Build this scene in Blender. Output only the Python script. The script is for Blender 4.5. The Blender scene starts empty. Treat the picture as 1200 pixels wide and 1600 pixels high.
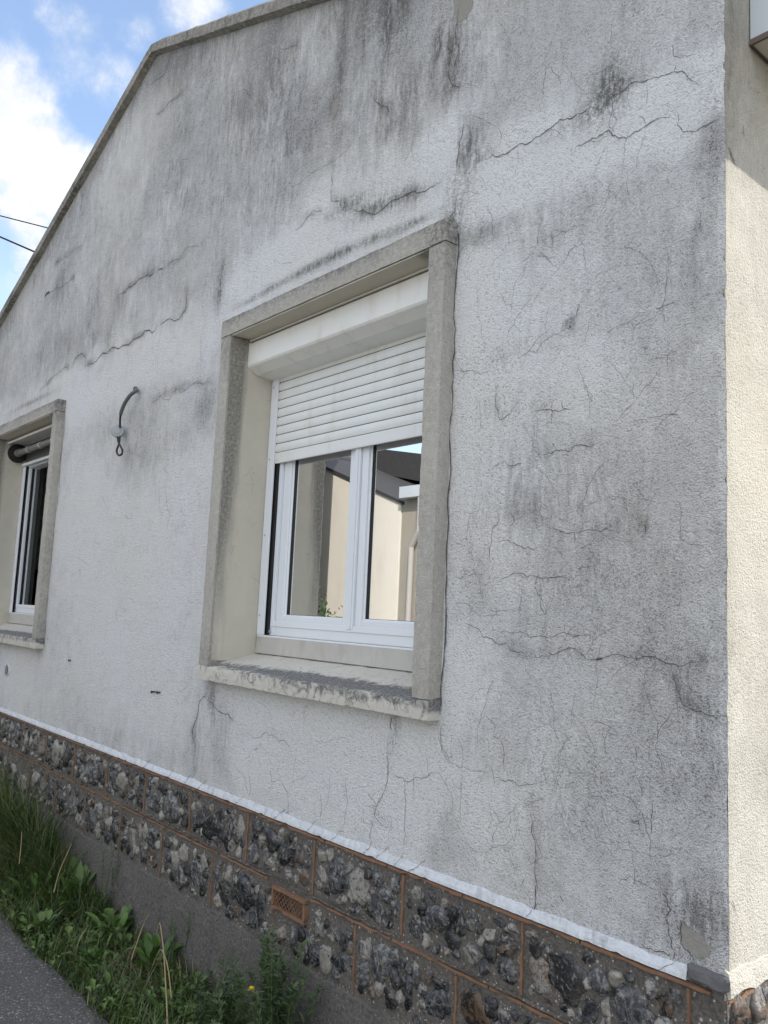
import bpy, math, random
from mathutils import Vector, Matrix, noise
random.seed(7)
SC = bpy.context.scene
COL = SC.collection

# ------------------------------------------------------------------ camera
CR = Vector((0.64944869, 0.75907405, 0.04497761))
CU = Vector((0.0626417, -0.11235595, 0.99169156))
CF = Vector((-0.75782083, 0.64123531, 0.12051911))
FPX = 1306.379
CZ = 1.45
cam_d = bpy.data.cameras.new('camera')
cam = bpy.data.objects.new('camera', cam_d); COL.objects.link(cam)
m = Matrix((CR, CU, -CF)).transposed().to_4x4(); m.translation = (0, 0, CZ)
cam.matrix_world = m
cam_d.sensor_fit = 'VERTICAL'; cam_d.sensor_height = 36; cam_d.lens = 36*FPX/1600
cam_d.clip_start = 0.02; cam_d.clip_end = 2000
SC.camera = cam

# ------------------------------------------------------------------ sun, sky, exposure
SUN = Vector((1.0, 0.84, 1.0)).normalized()
sd = bpy.data.lights.new('sun', 'SUN'); sd.energy = 2.0; sd.angle = math.radians(.5); sd.color = (1, .94, .84)
so = bpy.data.objects.new('sun', sd); COL.objects.link(so)
so.rotation_euler = SUN.to_track_quat('Z', 'Y').to_euler()
so.location = (6, 4, 8)
SC.view_settings.view_transform = 'Standard'; SC.view_settings.look = 'None'; SC.view_settings.gamma = 1
SC.view_settings.exposure = 1.12
W_ = bpy.data.worlds.new('World'); SC.world = W_; W_.use_nodes = True
nt = W_.node_tree; nt.nodes.clear()

class NT:
    def __init__(s, t): s.t = t
    def n(s, typ, **kw):
        o = s.t.nodes.new(typ)
        for k, v in kw.items():
            if k.startswith('i_'):
                k = k[2:]; key = int(k) if k.isdigit() else k.replace('_', ' ')
                s.set(o.inputs[key], v)
            else: setattr(o, k, v)
        return o
    def set(s, inp, v):
        if isinstance(v, bpy.types.NodeSocket): s.t.links.new(v, inp)
        elif isinstance(v, bpy.types.Node): s.t.links.new(v.outputs[0], inp)
        elif isinstance(v, (tuple, list)) and len(v) == 3 and inp.type == 'RGBA': inp.default_value = (*v, 1)
        else: inp.default_value = v
    def math(s, op, a, b=None, c=None, clamp=False):
        o = s.n('ShaderNodeMath', operation=op, use_clamp=clamp); s.set(o.inputs[0], a)
        if b is not None: s.set(o.inputs[1], b)
        if c is not None: s.set(o.inputs[2], c)
        return o.outputs[0]
    def mix(s, f, a, b, blend='MIX'):
        o = s.n('ShaderNodeMix', data_type='RGBA', blend_type=blend)
        s.set(o.inputs[0], f); s.set(o.inputs[6], a); s.set(o.inputs[7], b); return o.outputs[2]
    def ramp(s, v, lo, hi, a=0., b=1.):
        o = s.n('ShaderNodeMapRange', interpolation_type='SMOOTHSTEP')
        for i, x in enumerate((v, lo, hi, a, b)): s.set(o.inputs[i], x)
        return o.outputs[0]
    def noise(s, vec, scale, detail=3, rough=.5, dist=0.):
        o = s.n('ShaderNodeTexNoise'); s.set(o.inputs['Vector'], vec)
        o.inputs['Scale'].default_value = scale; o.inputs['Detail'].default_value = detail
        o.inputs['Roughness'].default_value = rough; o.inputs['Distortion'].default_value = dist
        return o.outputs[0]
    def vor(s, vec, scale, feature='F1', out=0):
        o = s.n('ShaderNodeTexVoronoi', feature=feature); s.set(o.inputs['Vector'], vec)
        o.inputs['Scale'].default_value = scale; return o.outputs[out]
    def scl(s, vec, sc):
        o = s.n('ShaderNodeMapping'); s.set(o.inputs[0], vec); o.inputs['Scale'].default_value = sc; return o.outputs[0]

w = NT(nt)
sky = w.n('ShaderNodeTexSky', sky_type='NISHITA', sun_disc=False)
sky.sun_elevation = math.asin(SUN.z); sky.sun_rotation = math.atan2(SUN.x, SUN.y)
sky.air_density = 1.0; sky.dust_density = .6; sky.ozone_density = 1.5
SKY_K = .15
tc = w.n('ShaderNodeTexCoord'); gv = tc.outputs['Generated']
wn = w.noise(gv, 3.2, 7, .62, .4)
wn2 = w.noise(gv, 14, 6, .65)
blobs = [((-.862, .19, .50), .10, 1.), ((-.862, .222, .452), .085, 1.), ((-.853, .262, .43), .075, .95), ((-.85, .205, .47), .085, 1.),
         ((-.885, .235, .40), .07, .55), ((-.790, .235, .560), .06, .42), ((-.765, .29, .57), .045, .35), ((-.728, .335, .600), .06, .9),
         ((-.895, .262, .36), .07, .62), ((-.90, .25, .33), .06, .5), ((-.815, .245, .53), .07, .42), ((-.80, .28, .53), .06, .36), ((-.83, .15, .545), .05, .5)]
acc = None
for c, rad, amp in blobs:
    c = Vector(c).normalized()
    d = w.n('ShaderNodeVectorMath', operation='DISTANCE'); w.set(d.inputs[0], gv); d.inputs[1].default_value = c
    v = w.ramp(d.outputs['Value'], rad, 0., 0., amp)
    acc = v if acc is None else w.math('MAXIMUM', acc, v)
gen = w.ramp(wn, .38, .58, 0., .9)
sep = w.n('ShaderNodeSeparateXYZ'); w.set(sep.inputs[0], gv)
away = w.ramp(sep.outputs[0], -.72, -.45, 0., 1.)            # generic clouds fill the rest of the sky, spread wide for more ambient light
gen = w.math('MULTIPLY', gen, away)
nn = w.math('ADD', w.math('MULTIPLY', w.math('SUBTRACT', wn, .5), 1.4), w.math('MULTIPLY', w.math('SUBTRACT', wn2, .5), 1.0))
cm = w.ramp(w.math('ADD', acc, w.math('MULTIPLY', nn, w.ramp(acc, 0., .25))), .16, .78)
cm = w.math('MAXIMUM', cm, gen)
haz = w.math('MAXIMUM', cm, w.ramp(sep.outputs[2], .50, .05, .0, .55))
skyc = w.mix(.10, w.mix(1., sky.outputs[0], (SKY_K,)*3, 'MULTIPLY'), (.42, .46, .50))
cloudc = w.mix(w.ramp(wn2, .3, .65), (.37, .40, .46), (.52, .52, .525))
cloudc = w.mix(away, cloudc, (.92, .90, .87))                 # unseen clouds brightened to add ambient light on the gable
fin = w.mix(haz, skyc, cloudc)
bg = w.n('ShaderNodeBackground'); w.set(bg.inputs[0], fin); bg.inputs[1].default_value = 1.0
wo = w.n('ShaderNodeOutputWorld'); nt.links.new(bg.outputs[0], wo.inputs[0])

# ------------------------------------------------------------------ measuring: a pixel of the photo onto a real plane
def ray(px, py): return CR*((px-600)/FPX) - CU*((py-800)/FPX) + CF
YW = 1.70                                                     # the gable's plane
def W(px, py, y=YW):
    d = ray(px, py); t = y/d.y; return (d.x*t, d.z*t+CZ)
XC = -.8806                                                   # the near corner of the house
AX, AZ, SL = -4.09, 4.42, .372                                # apex and roof slope
XL = 2*AX - XC
def top(x): return AZ - SL*abs(x-AX)
def fn(x, y, z, s=1.): return noise.noise(Vector((x*s, y*s, z*s)))

# ------------------------------------------------------------------ materials
MATS = {}
def newmat(name):
    mt = bpy.data.materials.new(name); mt.use_nodes = True; mt.node_tree.nodes.clear()
    t = NT(mt.node_tree); MATS[name] = mt
    t.b = t.n('ShaderNodeBsdfPrincipled'); o = t.n('ShaderNodeOutputMaterial'); mt.node_tree.links.new(t.b.outputs[0], o.inputs[0])
    t.co = t.n('ShaderNodeTexCoord').outputs['Object']
    return t
def bump(t, h, strength, dist):
    b = t.n('ShaderNodeBump'); b.inputs['Strength'].default_value = strength; b.inputs['Distance'].default_value = dist
    t.set(b.inputs['Height'], h); t.set(t.b.inputs['Normal'], b.outputs[0])
def simple(name, c, rough=.6, var=.12, scale=18, bmp=.15, bs=120, bd=.001, dirt=None, dscale=3.):
    t = newmat(name)
    n1 = t.noise(t.co, scale, 5, .6)
    col = t.mix(n1, tuple(x*(1-var) for x in c), tuple(min(1, x*(1+var)) for x in c))
    if dirt:
        dm = t.ramp(t.noise(t.scl(t.co, (2.5, 2.5, .8)), dscale, 6, .65), .48, .75, 0, .6)
        col = t.mix(dm, col, dirt)
    t.set(t.b.inputs['Base Color'], col); t.b.inputs['Roughness'].default_value = rough
    if bmp: bump(t, t.noise(t.co, bs, 4, .6), bmp, bd)
    return t

def render_mat(name, light, dark, sidewall=False):
    t = newmat(name)
    at = t.n('ShaderNodeAttribute', attribute_name='stain'); sp = t.n('ShaderNodeSeparateColor'); t.set(sp.inputs[0], at.outputs['Color'])
    R, G, B = sp.outputs[0], sp.outputs[1], sp.outputs[2]
    warp = t.n('ShaderNodeVectorMath', operation='MULTIPLY_ADD'); wc = t.n('ShaderNodeTexNoise'); t.set(wc.inputs[0], t.co); wc.inputs['Scale'].default_value = 6; wc.inputs['Detail'].default_value = 3
    t.set(warp.inputs[0], wc.outputs[1]); warp.inputs[1].default_value = (.05, .05, .05); t.set(warp.inputs[2], t.co)
    warp2 = t.n('ShaderNodeVectorMath', operation='MULTIPLY_ADD'); wc2 = t.n('ShaderNodeTexNoise'); t.set(wc2.inputs[0], t.co); wc2.inputs['Scale'].default_value = 2.2; wc2.inputs['Detail'].default_value = 4
    t.set(warp2.inputs[0], wc2.outputs[1]); warp2.inputs[1].default_value = (.30, .30, .30); t.set(warp2.inputs[2], t.co)
    streak = t.noise(t.scl(warp2.outputs[0], (15, 15, 2.2)), 1.0, 7, .72)
    streak2 = t.noise(t.scl(warp.outputs[0], (60, 60, 9)), 1.0, 5, .72)
    spatch = t.ramp(t.noise(t.co, 3.1, 4, .6), .40, .62, .25, 1.5)
    blot = t.noise(t.co, 2.0, 7, .62)
    mid = t.noise(t.co, 26, 5, .72)
    mid2 = t.noise(warp.outputs[0], 8, 7, .72)
    g1 = t.noise(t.co, 250, 2, .6)                            # the sand grain of the roughcast
    g2 = t.noise(t.co, 125, 3, .62)
    g3 = t.noise(t.co, 48, 3, .6)
    f = t.math('MULTIPLY_ADD', R, .80, .085)
    f = t.math('MULTIPLY_ADD', G, -.60, f)
    sa = t.math('MULTIPLY', t.math('MULTIPLY_ADD', R, 1.25, .18), spatch)
    f = t.math('MULTIPLY_ADD', t.math('MULTIPLY', t.math('SUBTRACT', streak, .5), sa), 1.1, f)
    f = t.math('MULTIPLY_ADD', t.math('MULTIPLY', t.math('SUBTRACT', streak2, .5), sa), 1.0, f)
    f = t.math('MULTIPLY_ADD', t.math('SUBTRACT', blot, .5), .50, f)
    f = t.math('MULTIPLY_ADD', t.math('SUBTRACT', mid, .5), .45, f)
    f = t.math('MULTIPLY_ADD', t.math('SUBTRACT', mid2, .5), .62, f)
    grain = t.math('ADD', t.math('MULTIPLY', t.math('SUBTRACT', g1, .5), 1.6), t.math('MULTIPLY', t.math('SUBTRACT', g2, .5), 1.7))
    grain = t.math('MULTIPLY', grain, 1.0 if not sidewall else .55)
    f = t.math('ADD', f, t.math('MULTIPLY', grain, t.math('MULTIPLY_ADD', f, .9, .35, clamp=True)), clamp=True)
    col = t.mix(f, light, dark)
    # slight warm / cool drift of the old paint
    col = t.mix(t.ramp(t.noise(t.co, 1.3, 4, .6), .4, .65, 0, .22), col, tuple(a*b for a, b in zip(light, (1.0, .93, .80))))
    # dirt between the grains, with the shading of the pits put into the colour
    pit = t.ramp(t.math('ADD', t.math('MULTIPLY', g1, .5), t.math('MULTIPLY', g2, .5)), .45, .37, 0, .62)
    pit = t.math('MULTIPLY', pit, t.math('MULTIPLY_ADD', R, .7, .55, clamp=True))
    col = t.mix(pit, col, (.13, .13, .135) if not sidewall else (.22, .20, .16))
    # lichen
    lm = t.math('MULTIPLY', B, t.math('ADD', t.ramp(t.noise(t.co, 60, 5, .75), .38, .60), t.ramp(streak2, .45, .7)), clamp=True)
    col = t.mix(t.math('MULTIPLY', lm, .75), col, (.075, .078, .066))
    # crazing
    if not sidewall:
        cz = t.vor(warp.outputs[0], 9.5, 'DISTANCE_TO_EDGE'); cz = t.ramp(cz, .0, .014, .6, 0)
        cz = t.math('MULTIPLY', cz, t.math('MULTIPLY', t.ramp(t.noise(t.co, 4, 3), .47, .62), t.ramp(mid, .40, .60)))
        col = t.mix(cz, col, (.12, .12, .12))
    t.set(t.b.inputs['Base Color'], col); t.b.inputs['Roughness'].default_value = .93; t.b.inputs['Specular IOR Level'].default_value = .2
    h = t.math('ADD', t.math('ADD', t.math('MULTIPLY', g1, .55), t.math('MULTIPLY', g2, .75)), t.math('MULTIPLY', g3, .5))
    bump(t, h, 1.0, .010 if not sidewall else .005)
    return t
render_mat('grey_render', (.815, .825, .835), (.225, .222, .222))
render_mat('cream_render', (.56, .54, .48), (.30, .285, .25), True)

t = newmat('crack_dark'); t.set(t.b.inputs['Base Color'], (.085, .083, .08)); t.b.inputs['Roughness'].default_value = 1
t = newmat('crack_faint'); t.set(t.b.inputs['Base Color'], (.20, .20, .20)); t.b.inputs['Roughness'].default_value = 1
simple('bare_render', (.26, .25, .225), .95, .3, 90, .8, 160, .003)
simple('skirt_paint', (.60, .63, .67), .9, .22, 60, .9, 90, .005, (.27, .27, .27), 16)
simple('bare_skirt', (.11, .11, .115), .95, .4, 40, .8, 70, .004)

def concrete(name, c, stain=.6, spots=(.10, .10, .095), thr=(.50, .68)):
    t = newmat(name)
    n1 = t.noise(t.co, 7, 6, .65); n2 = t.noise(t.co, 55, 5, .7); g = t.noise(t.co, 210, 2, .5)
    col = t.mix(n1, tuple(x*.78 for x in c), tuple(min(1, x*1.18) for x in c))
    col = t.mix(t.ramp(n2, .3, .75, .35, 0), col, tuple(x*.45 for x in c))
    at = t.n('ShaderNodeAttribute', attribute_name='stain'); sp = t.n('ShaderNodeSeparateColor'); t.set(sp.inputs[0], at.outputs['Color'])
    msk = t.math('MULTIPLY', t.ramp(t.math('ADD', t.math('MULTIPLY', t.noise(t.co, 38, 6, .75), .6), t.math('MULTIPLY', n1, .4)), thr[0], thr[1], 0, stain), t.math('ADD', sp.outputs[0], .12), clamp=True)
    msk = t.math('MAXIMUM', msk, t.math('MULTIPLY', sp.outputs[0], t.ramp(t.noise(t.scl(t.co, (1, 1, 1)), 75, 5, .75), .40, .62, .15, .9)), clamp=True)
    col = t.mix(msk, col, spots)
    col = t.mix(t.ramp(g, .42, .3, 0, .45), col, tuple(x*.3 for x in c))
    t.set(t.b.inputs['Base Color'], col); t.b.inputs['Roughness'].default_value = .93
    bump(t, t.math('ADD', g, t.math('MULTIPLY', n2, 1.4)), .7, .0035)
concrete('frame_concrete', (.50, .478, .43), .85, (.10, .10, .10), (.44, .58))
concrete('coping_concrete', (.40, .38, .34), .95, (.07, .07, .06), (.44, .54))
# cream painted reveals with grime streaks
def reveal(name, c):
    t = newmat(name)
    at = t.n('ShaderNodeAttribute', attribute_name='stain'); sp = t.n('ShaderNodeSeparateColor'); t.set(sp.inputs[0], at.outputs['Color'])
    st = t.noise(t.scl(t.co, (30, 30, 3)), 1, 5, .7)
    col = t.mix(t.noise(t.co, 9, 5, .6), tuple(x*.86 for x in c), tuple(min(1, x*1.1) for x in c))
    msk = t.math('MULTIPLY', t.ramp(t.math('ADD', t.math('MULTIPLY', st, .5), t.math('MULTIPLY', sp.outputs[0], .8)), .42, .85, 0, .9), t.ramp(t.noise(t.co, 90, 4, .7), .3, .6, .55, 1.))
    col = t.mix(msk, col, (.15, .145, .13))
    w1 = t.n('ShaderNodeVectorMath', operation='MULTIPLY_ADD'); wc = t.n('ShaderNodeTexNoise'); t.set(wc.inputs[0], t.co); wc.inputs['Scale'].default_value = 14
    t.set(w1.inputs[0], wc.outputs[1]); w1.inputs[1].default_value = (.05,)*3; t.set(w1.inputs[2], t.co)
    cz = t.ramp(t.vor(w1.outputs[0], 14, 'DISTANCE_TO_EDGE'), 0, .012, .6, 0)
    cz = t.math('MULTIPLY', cz, t.math('MULTIPLY', t.ramp(t.noise(t.co, 6, 2), .47, .60), t.ramp(t.noise(t.co, 30, 2), .42, .6)))
    col = t.mix(cz, col, (.10, .095, .085))
    t.set(t.b.inputs['Base Color'], col); t.b.inputs['Roughness'].default_value = .85
    bump(t, t.math('ADD', t.noise(t.co, 120, 3, .6), t.math('MULTIPLY', cz, -1.5)), .5, .002)
reveal('reveal_paint', (.55, .52, .44))
# sill: cream paint flaking to black moss
t = newmat('sill_paint')
at = t.n('ShaderNodeAttribute', attribute_name='stain'); sp = t.n('ShaderNodeSeparateColor'); t.set(sp.inputs[0], at.outputs['Color'])
n1 = t.noise(t.scl(t.co, (1, 1, 1)), 26, 8, .78, .8); n2 = t.noise(t.co, 6, 4, .6)
msk = t.ramp(t.math('ADD', n1, t.math('MULTIPLY_ADD', sp.outputs[0], .42, -.22)), .43, .62)
col = t.mix(n2, (.48, .465, .42), (.62, .60, .54))
w1 = t.n('ShaderNodeVectorMath', operation='MULTIPLY_ADD'); wc = t.n('ShaderNodeTexNoise'); t.set(wc.inputs[0], t.co); wc.inputs['Scale'].default_value = 12
t.set(w1.inputs[0], wc.outputs[1]); w1.inputs[1].default_value = (.06,)*3; t.set(w1.inputs[2], t.co)
cz = t.ramp(t.vor(w1.outputs[0], 17, 'DISTANCE_TO_EDGE'), 0, .022, .6, 0)
cz = t.math('MULTIPLY', cz, t.math('MULTIPLY', t.ramp(n2, .42, .52), t.ramp(t.noise(t.co, 40, 2), .4, .6)))
col = t.mix(cz, col, (.10, .10, .09))
col = t.mix(t.math('MULTIPLY', msk, .92), col, t.mix(t.ramp(t.noise(t.co, 150, 4, .75), .35, .65), (.022, .023, .026), (.22, .225, .23)))
t.set(t.b.inputs['Base Color'], col); t.b.inputs['Roughness'].default_value = .9
bump(t, t.math('ADD', t.math('MULTIPLY', msk, -1.), t.math('MULTIPLY', cz, -1.)), .8, .003)

simple('white_pvc', (.74, .78, .83), .32, .03, 6, 0)
simple('shutter_pvc', (.74, .76, .76), .38, .05, 4, .1, 30, .0006, (.60, .58, .52), 5)
simple('box_pvc', (.76, .765, .74), .4, .04, 5, .05, 40, .0006, (.58, .55, .48), 5)
simple('beige_strip', (.46, .45, .42), .55, .12, 16, .2, 80, .001, (.30, .28, .25), 6)
simple('rubber_black', (.015, .015, .016), .6, .1, 20, 0)
simple('brown_trim', (.13, .10, .08), .6, .3, 30, .3)
simple('eave_white', (.56, .62, .66), .45, .05, 6, .1)
simple('soffit_cream', (.64, .61, .52), .6, .06, 8, .1)
simple('roof_slate', (.055, .055, .058), .8, .3, 9, .5, 30, .006)
simple('roof_tile', (.10, .075, .06), .85, .3, 12, .5, 30, .006)
simple('grey_plastic', (.36, .39, .40), .5, .1, 80, .3, 200, .0006)
simple('conduit_grey', (.11, .12, .12), .5, .15, 60, .1)
simple('metal_grey', (.42, .41, .39), .45, .15, 30, .2)
simple('tube_grey', (.20, .195, .185), .5, .25, 25, .2)
simple('dark_metal', (.05, .05, .05), .5, .3, 30, .2)
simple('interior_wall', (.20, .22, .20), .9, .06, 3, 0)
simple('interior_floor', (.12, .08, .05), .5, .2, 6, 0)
simple('dark_red_wood', (.13, .028, .015), .35, .3, 8, .1)
simple('curtain_grey', (.28, .33, .31), .9, .08, 4, 0)
simple('terracotta', (.215, .118, .07), .95, .35, 45, .7, 90, .004, (.115, .10, .085), 22)
simple('neighbour_render', (.86, .82, .73), .9, .06, 2.5, .5, 60, .003, (.74, .69, .59), 1.2)
simple('neighbour_shade_grey', (.38, .355, .30), .9, .1, 3, .3, 60, .003)  # grey tone stands in for the shade on the neighbour's side wall
simple('shaded_wall_dark', (.035, .038, .036), .8, .2, 6, .2)  # dark colour stands in for a shaded wall opposite the window
simple('stem_green', (.07, .10, .03), .7, .2, 30, 0)
simple('dry_stalk_mat', (.30, .235, .13), .8, .25, 40, 0)
simple('yellow_petal', (.80, .58, .02), .6, .1, 60, 0)
simple('cable_black', (.012, .012, .013), .5, .1, 30, 0)
simple('bark', (.10, .08, .06), .9, .3, 12, .4)

def leafmat(name, a, b, c):
    t = newmat(name)
    at = t.n('ShaderNodeAttribute', attribute_name='stain'); sp = t.n('ShaderNodeSeparateColor'); t.set(sp.inputs[0], at.outputs['Color'])
    col = t.mix(sp.outputs[0], a, b); col = t.mix(sp.outputs[1], col, c)
    t.set(t.b.inputs['Base Color'], col); t.b.inputs['Roughness'].default_value = .55
    t.b.inputs['Subsurface Weight'].default_value = 0
leafmat('grass_blade', (.018, .042, .008), (.070, .135, .022), (.24, .20, .10))
leafmat('broad_leaf', (.032, .080, .014), (.085, .17, .028), (.16, .15, .06))
leafmat('thistle_leaf', (.028, .062, .022), (.075, .13, .045), (.14, .15, .07))

# flint: mottled black, blue grey, pale cortex and brown
t = newmat('flint')
at = t.n('ShaderNodeAttribute', attribute_name='stain'); sp = t.n('ShaderNodeSeparateColor'); t.set(sp.inputs[0], at.outputs['Color'])
off = t.n('ShaderNodeVectorMath', operation='MULTIPLY_ADD'); t.set(off.inputs[0], at.outputs['Color']); off.inputs[1].default_value = (7, 0, 3); t.set(off.inputs[2], t.co)
m1 = t.noise(off.outputs[0], 26, 5, .65, 1.6); m2 = t.noise(off.outputs[0], 62, 6, .7, 1.0)
f = t.math('ADD', t.math('MULTIPLY', sp.outputs[0], .62), t.math('MULTIPLY', m1, 1.30))
col = t.mix(t.ramp(f, .72, 1.06), (.010, .011, .014), (.085, .09, .105))
col = t.mix(t.ramp(f, .98, 1.14), col, (.27, .255, .225))
col = t.mix(t.ramp(m2, .54, .62, 0, .85), col, t.mix(sp.outputs[0], (.15, .135, .115), (.40, .38, .34)))
col = t.mix(t.ramp(m2, .46, .36, 0, .7), col, (.02, .02, .024))
col = t.mix(t.math('MULTIPLY', sp.outputs[2], t.ramp(m1, .42, .62)), col, (.12, .075, .045))
col = t.mix(t.math('MULTIPLY', sp.outputs[1], t.ramp(m1, .35, .60, .25, .9)), col, t.mix(m2, (.10, .095, .085), (.40, .375, .33)))
t.set(t.b.inputs['Base Color'], col); t.b.inputs['Roughness'].default_value = .22
bump(t, t.math('ADD', m1, m2), .7, .006)
# aggregate mortar
def mortar(name, a, b, peb, pthr=.30):
    t = newmat(name)
    n1 = t.noise(t.co, 9, 5, .65); n2 = t.noise(t.co, 90, 4, .7)
    col = t.mix(n1, a, b); col = t.mix(t.ramp(n2, .35, .6, .6, 0), col, tuple(x*.4 for x in a))
    for sc, th, k in ((130, pthr, 7), (60, pthr*.75, 3)):
        o = t.n('ShaderNodeTexVoronoi'); t.set(o.inputs['Vector'], t.co); o.inputs['Scale'].default_value = sc
        hs = t.n('ShaderNodeSeparateColor'); t.set(hs.inputs[0], o.outputs['Color'])
        mk = t.math('MULTIPLY', t.ramp(o.outputs['Distance'], th, th-.1), t.ramp(hs.outputs[0], .74, .76))
        col = t.mix(mk, col, t.mix(hs.outputs[1], tuple(x*.45 for x in peb), peb))
    t.set(t.b.inputs['Base Color'], col); t.b.inputs['Roughness'].default_value = .95
    bump(t, t.math('ADD', n2, n1), .9, .008)
mortar('flint_mortar', (.095, .088, .08), (.185, .17, .15), (.45, .42, .38), .36)
mortar('footing_concrete', (.095, .09, .085), (.17, .16, .145), (.34, .33, .30))
mortar('path_asphalt', (.088, .086, .082), (.155, .15, .145), (.40, .39, .37), .40)
mortar('bounce_gravel', (.34, .32, .28), (.46, .44, .39), (.6, .58, .54))
simple('soil', (.045, .035, .024), .95, .4, 8, .8, 30, .02)

# glass: part mirror of the sky and the place opposite, part clear
t = newmat('window_glass')
gl = t.n('ShaderNodeBsdfGlossy'); gl.inputs['Roughness'].default_value = .0; gl.inputs[0].default_value = (1, 1, 1, 1)
tr = t.n('ShaderNodeBsdfTransparent'); tr.inputs[0].default_value = (.80, .86, .84, 1)
lw = t.n('ShaderNodeLayerWeight'); lw.inputs[0].default_value = .5
mx = t.n('ShaderNodeMixShader'); t.set(mx.inputs[0], t.math('MULTIPLY_ADD', lw.outputs['Fresnel'], .45, .72, clamp=True)); t.set(mx.inputs[1], tr.outputs[0]); t.set(mx.inputs[2], gl.outputs[0])
t.t.links.new(mx.outputs[0], [n for n in t.t.nodes if n.type == 'OUTPUT_MATERIAL'][0].inputs[0])

# ------------------------------------------------------------------ mesh helpers
class MB:
    def __init__(s): s.v = []; s.f = []; s.m = []; s.a = []; s.mats = []
    def mi(s, name):
        if name not in s.mats: s.mats.append(name)
        return s.mats.index(name)
    def add(s, vs, fs, mat, att=(0, 0, 0)):
        o = len(s.v); k = s.mi(mat)
        s.v += [tuple(v) for v in vs]; s.f += [tuple(i+o for i in f) for f in fs]; s.m += [k]*len(fs)
        s.a += list(att) if isinstance(att, list) else [att]*len(vs)
    def box(s, x0, x1, y0, y1, z0, z1, mat, att=(0, 0, 0)):
        vs = [(x, y, z) for z in (z0, z1) for y in (y0, y1) for x in (x0, x1)]
        s.add(vs, [(0, 2, 3, 1), (4, 5, 7, 6), (0, 1, 5, 4), (2, 6, 7, 3), (0, 4, 6, 2), (1, 3, 7, 5)], mat, att)
    def prism(s, pts, axis, a, b, mat, att=(0, 0, 0)):       # outline extruded along an axis
        n = len(pts)
        def mk(p, q):
            return (q, p[0], p[1]) if axis == 'x' else ((p[0], q, p[1]) if axis == 'y' else (p[0], p[1], q))
        vs = [mk(p, a) for p in pts]+[mk(p, b) for p in pts]
        s.add(vs, [tuple(range(n)), tuple(range(2*n-1, n-1, -1))]+[(i, i+n, (i+1) % n+n, (i+1) % n) for i in range(n)], mat, att)
    def tube(s, pts, rad, mat, seg=8, att=(0, 0, 0)):
        pts = [Vector(p) for p in pts]; n = len(pts); vs = []
        rads = rad if isinstance(rad, (list, tuple)) else [rad]*n
        for i, p in enumerate(pts):
            d = (pts[min(i+1, n-1)]-pts[max(i-1, 0)]).normalized()
            u = d.cross(Vector((0, 0, 1)) if abs(d.z) < .9 else Vector((1, 0, 0))).normalized(); v = d.cross(u)
            for k in range(seg):
                a = 2*math.pi*k/seg; vs.append(p+(u*math.cos(a)+v*math.sin(a))*rads[i])
        fs = [(i*seg+k, i*seg+(k+1) % seg, (i+1)*seg+(k+1) % seg, (i+1)*seg+k) for i in range(n-1) for k in range(seg)]
        fs += [tuple(range(seg-1, -1, -1)), tuple((n-1)*seg+k for k in range(seg))]
        s.add(vs, fs, mat, att)
    def rough(s, x0, x1, y0, y1, z0, z1, mat, step=.03, amp=.0011, attf=None, shape=None):
        # a box whose six faces are grids, worn by noise
        def ax(a, b): n = max(1, int(round((b-a)/step))); return [a+(b-a)*i/n for i in range(n+1)]
        X, Y, Z = ax(x0, x1), ax(y0, y1), ax(z0, z1)
        idx = {}; vs = []; at = []
        def vid(i, j, k):
            if (i, j, k) not in idx:
                p = Vector((X[i], Y[j], Z[k]))
                if shape: p = Vector(shape(p))
                edge = (i in (0, len(X)-1))+(j in (0, len(Y)-1))+(k in (0, len(Z)-1))
                c = Vector(((x0+x1)/2, (y0+y1)/2, (z0+z1)/2))
                q = p+Vector((fn(p.x, p.y, p.z, 23), fn(p.x+9, p.y, p.z, 23), fn(p.x, p.y+9, p.z, 23)))*amp
                if edge >= 2:
                    pull = (.0012+max(0, fn(p.x, p.y, p.z+3, 31)-.1)*.006)*(.3+amp*400)/1.02
                    for a, (lo, hi) in enumerate(((x0, x1), (y0, y1), (z0, z1))):
                        n_ = (i, j, k)[a]; L = (len(X), len(Y), len(Z))[a]
                        if n_ == 0: q[a] += pull
                        elif n_ == L-1: q[a] -= pull
                idx[(i, j, k)] = len(vs); vs.append(q); at.append(attf(p) if attf else (0, 0, 0))
            return idx[(i, j, k)]
        fs = []
        nx, ny, nz = len(X)-1, len(Y)-1, len(Z)-1
        for i in range(nx):
            for j in range(ny):
                fs.append((vid(i, j, 0), vid(i, j+1, 0), vid(i+1, j+1, 0), vid(i+1, j, 0))); fs.append((vid(i, j, nz), vid(i+1, j, nz), vid(i+1, j+1, nz), vid(i, j+1, nz)))
        for i in range(nx):
            for k in range(nz):
                fs.append((vid(i, 0, k), vid(i+1, 0, k), vid(i+1, 0, k+1), vid(i, 0, k+1))); fs.append((vid(i, ny, k), vid(i, ny, k+1), vid(i+1, ny, k+1), vid(i+1, ny, k)))
        for j in range(ny):
            for k in range(nz):
                fs.append((vid(0, j, k), vid(0, j, k+1), vid(0, j+1, k+1), vid(0, j+1, k))); fs.append((vid(nx, j, k), vid(nx, j+1, k), vid(nx, j+1, k+1), vid(nx, j, k+1)))
        s.add(vs, fs, mat, at)
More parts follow.
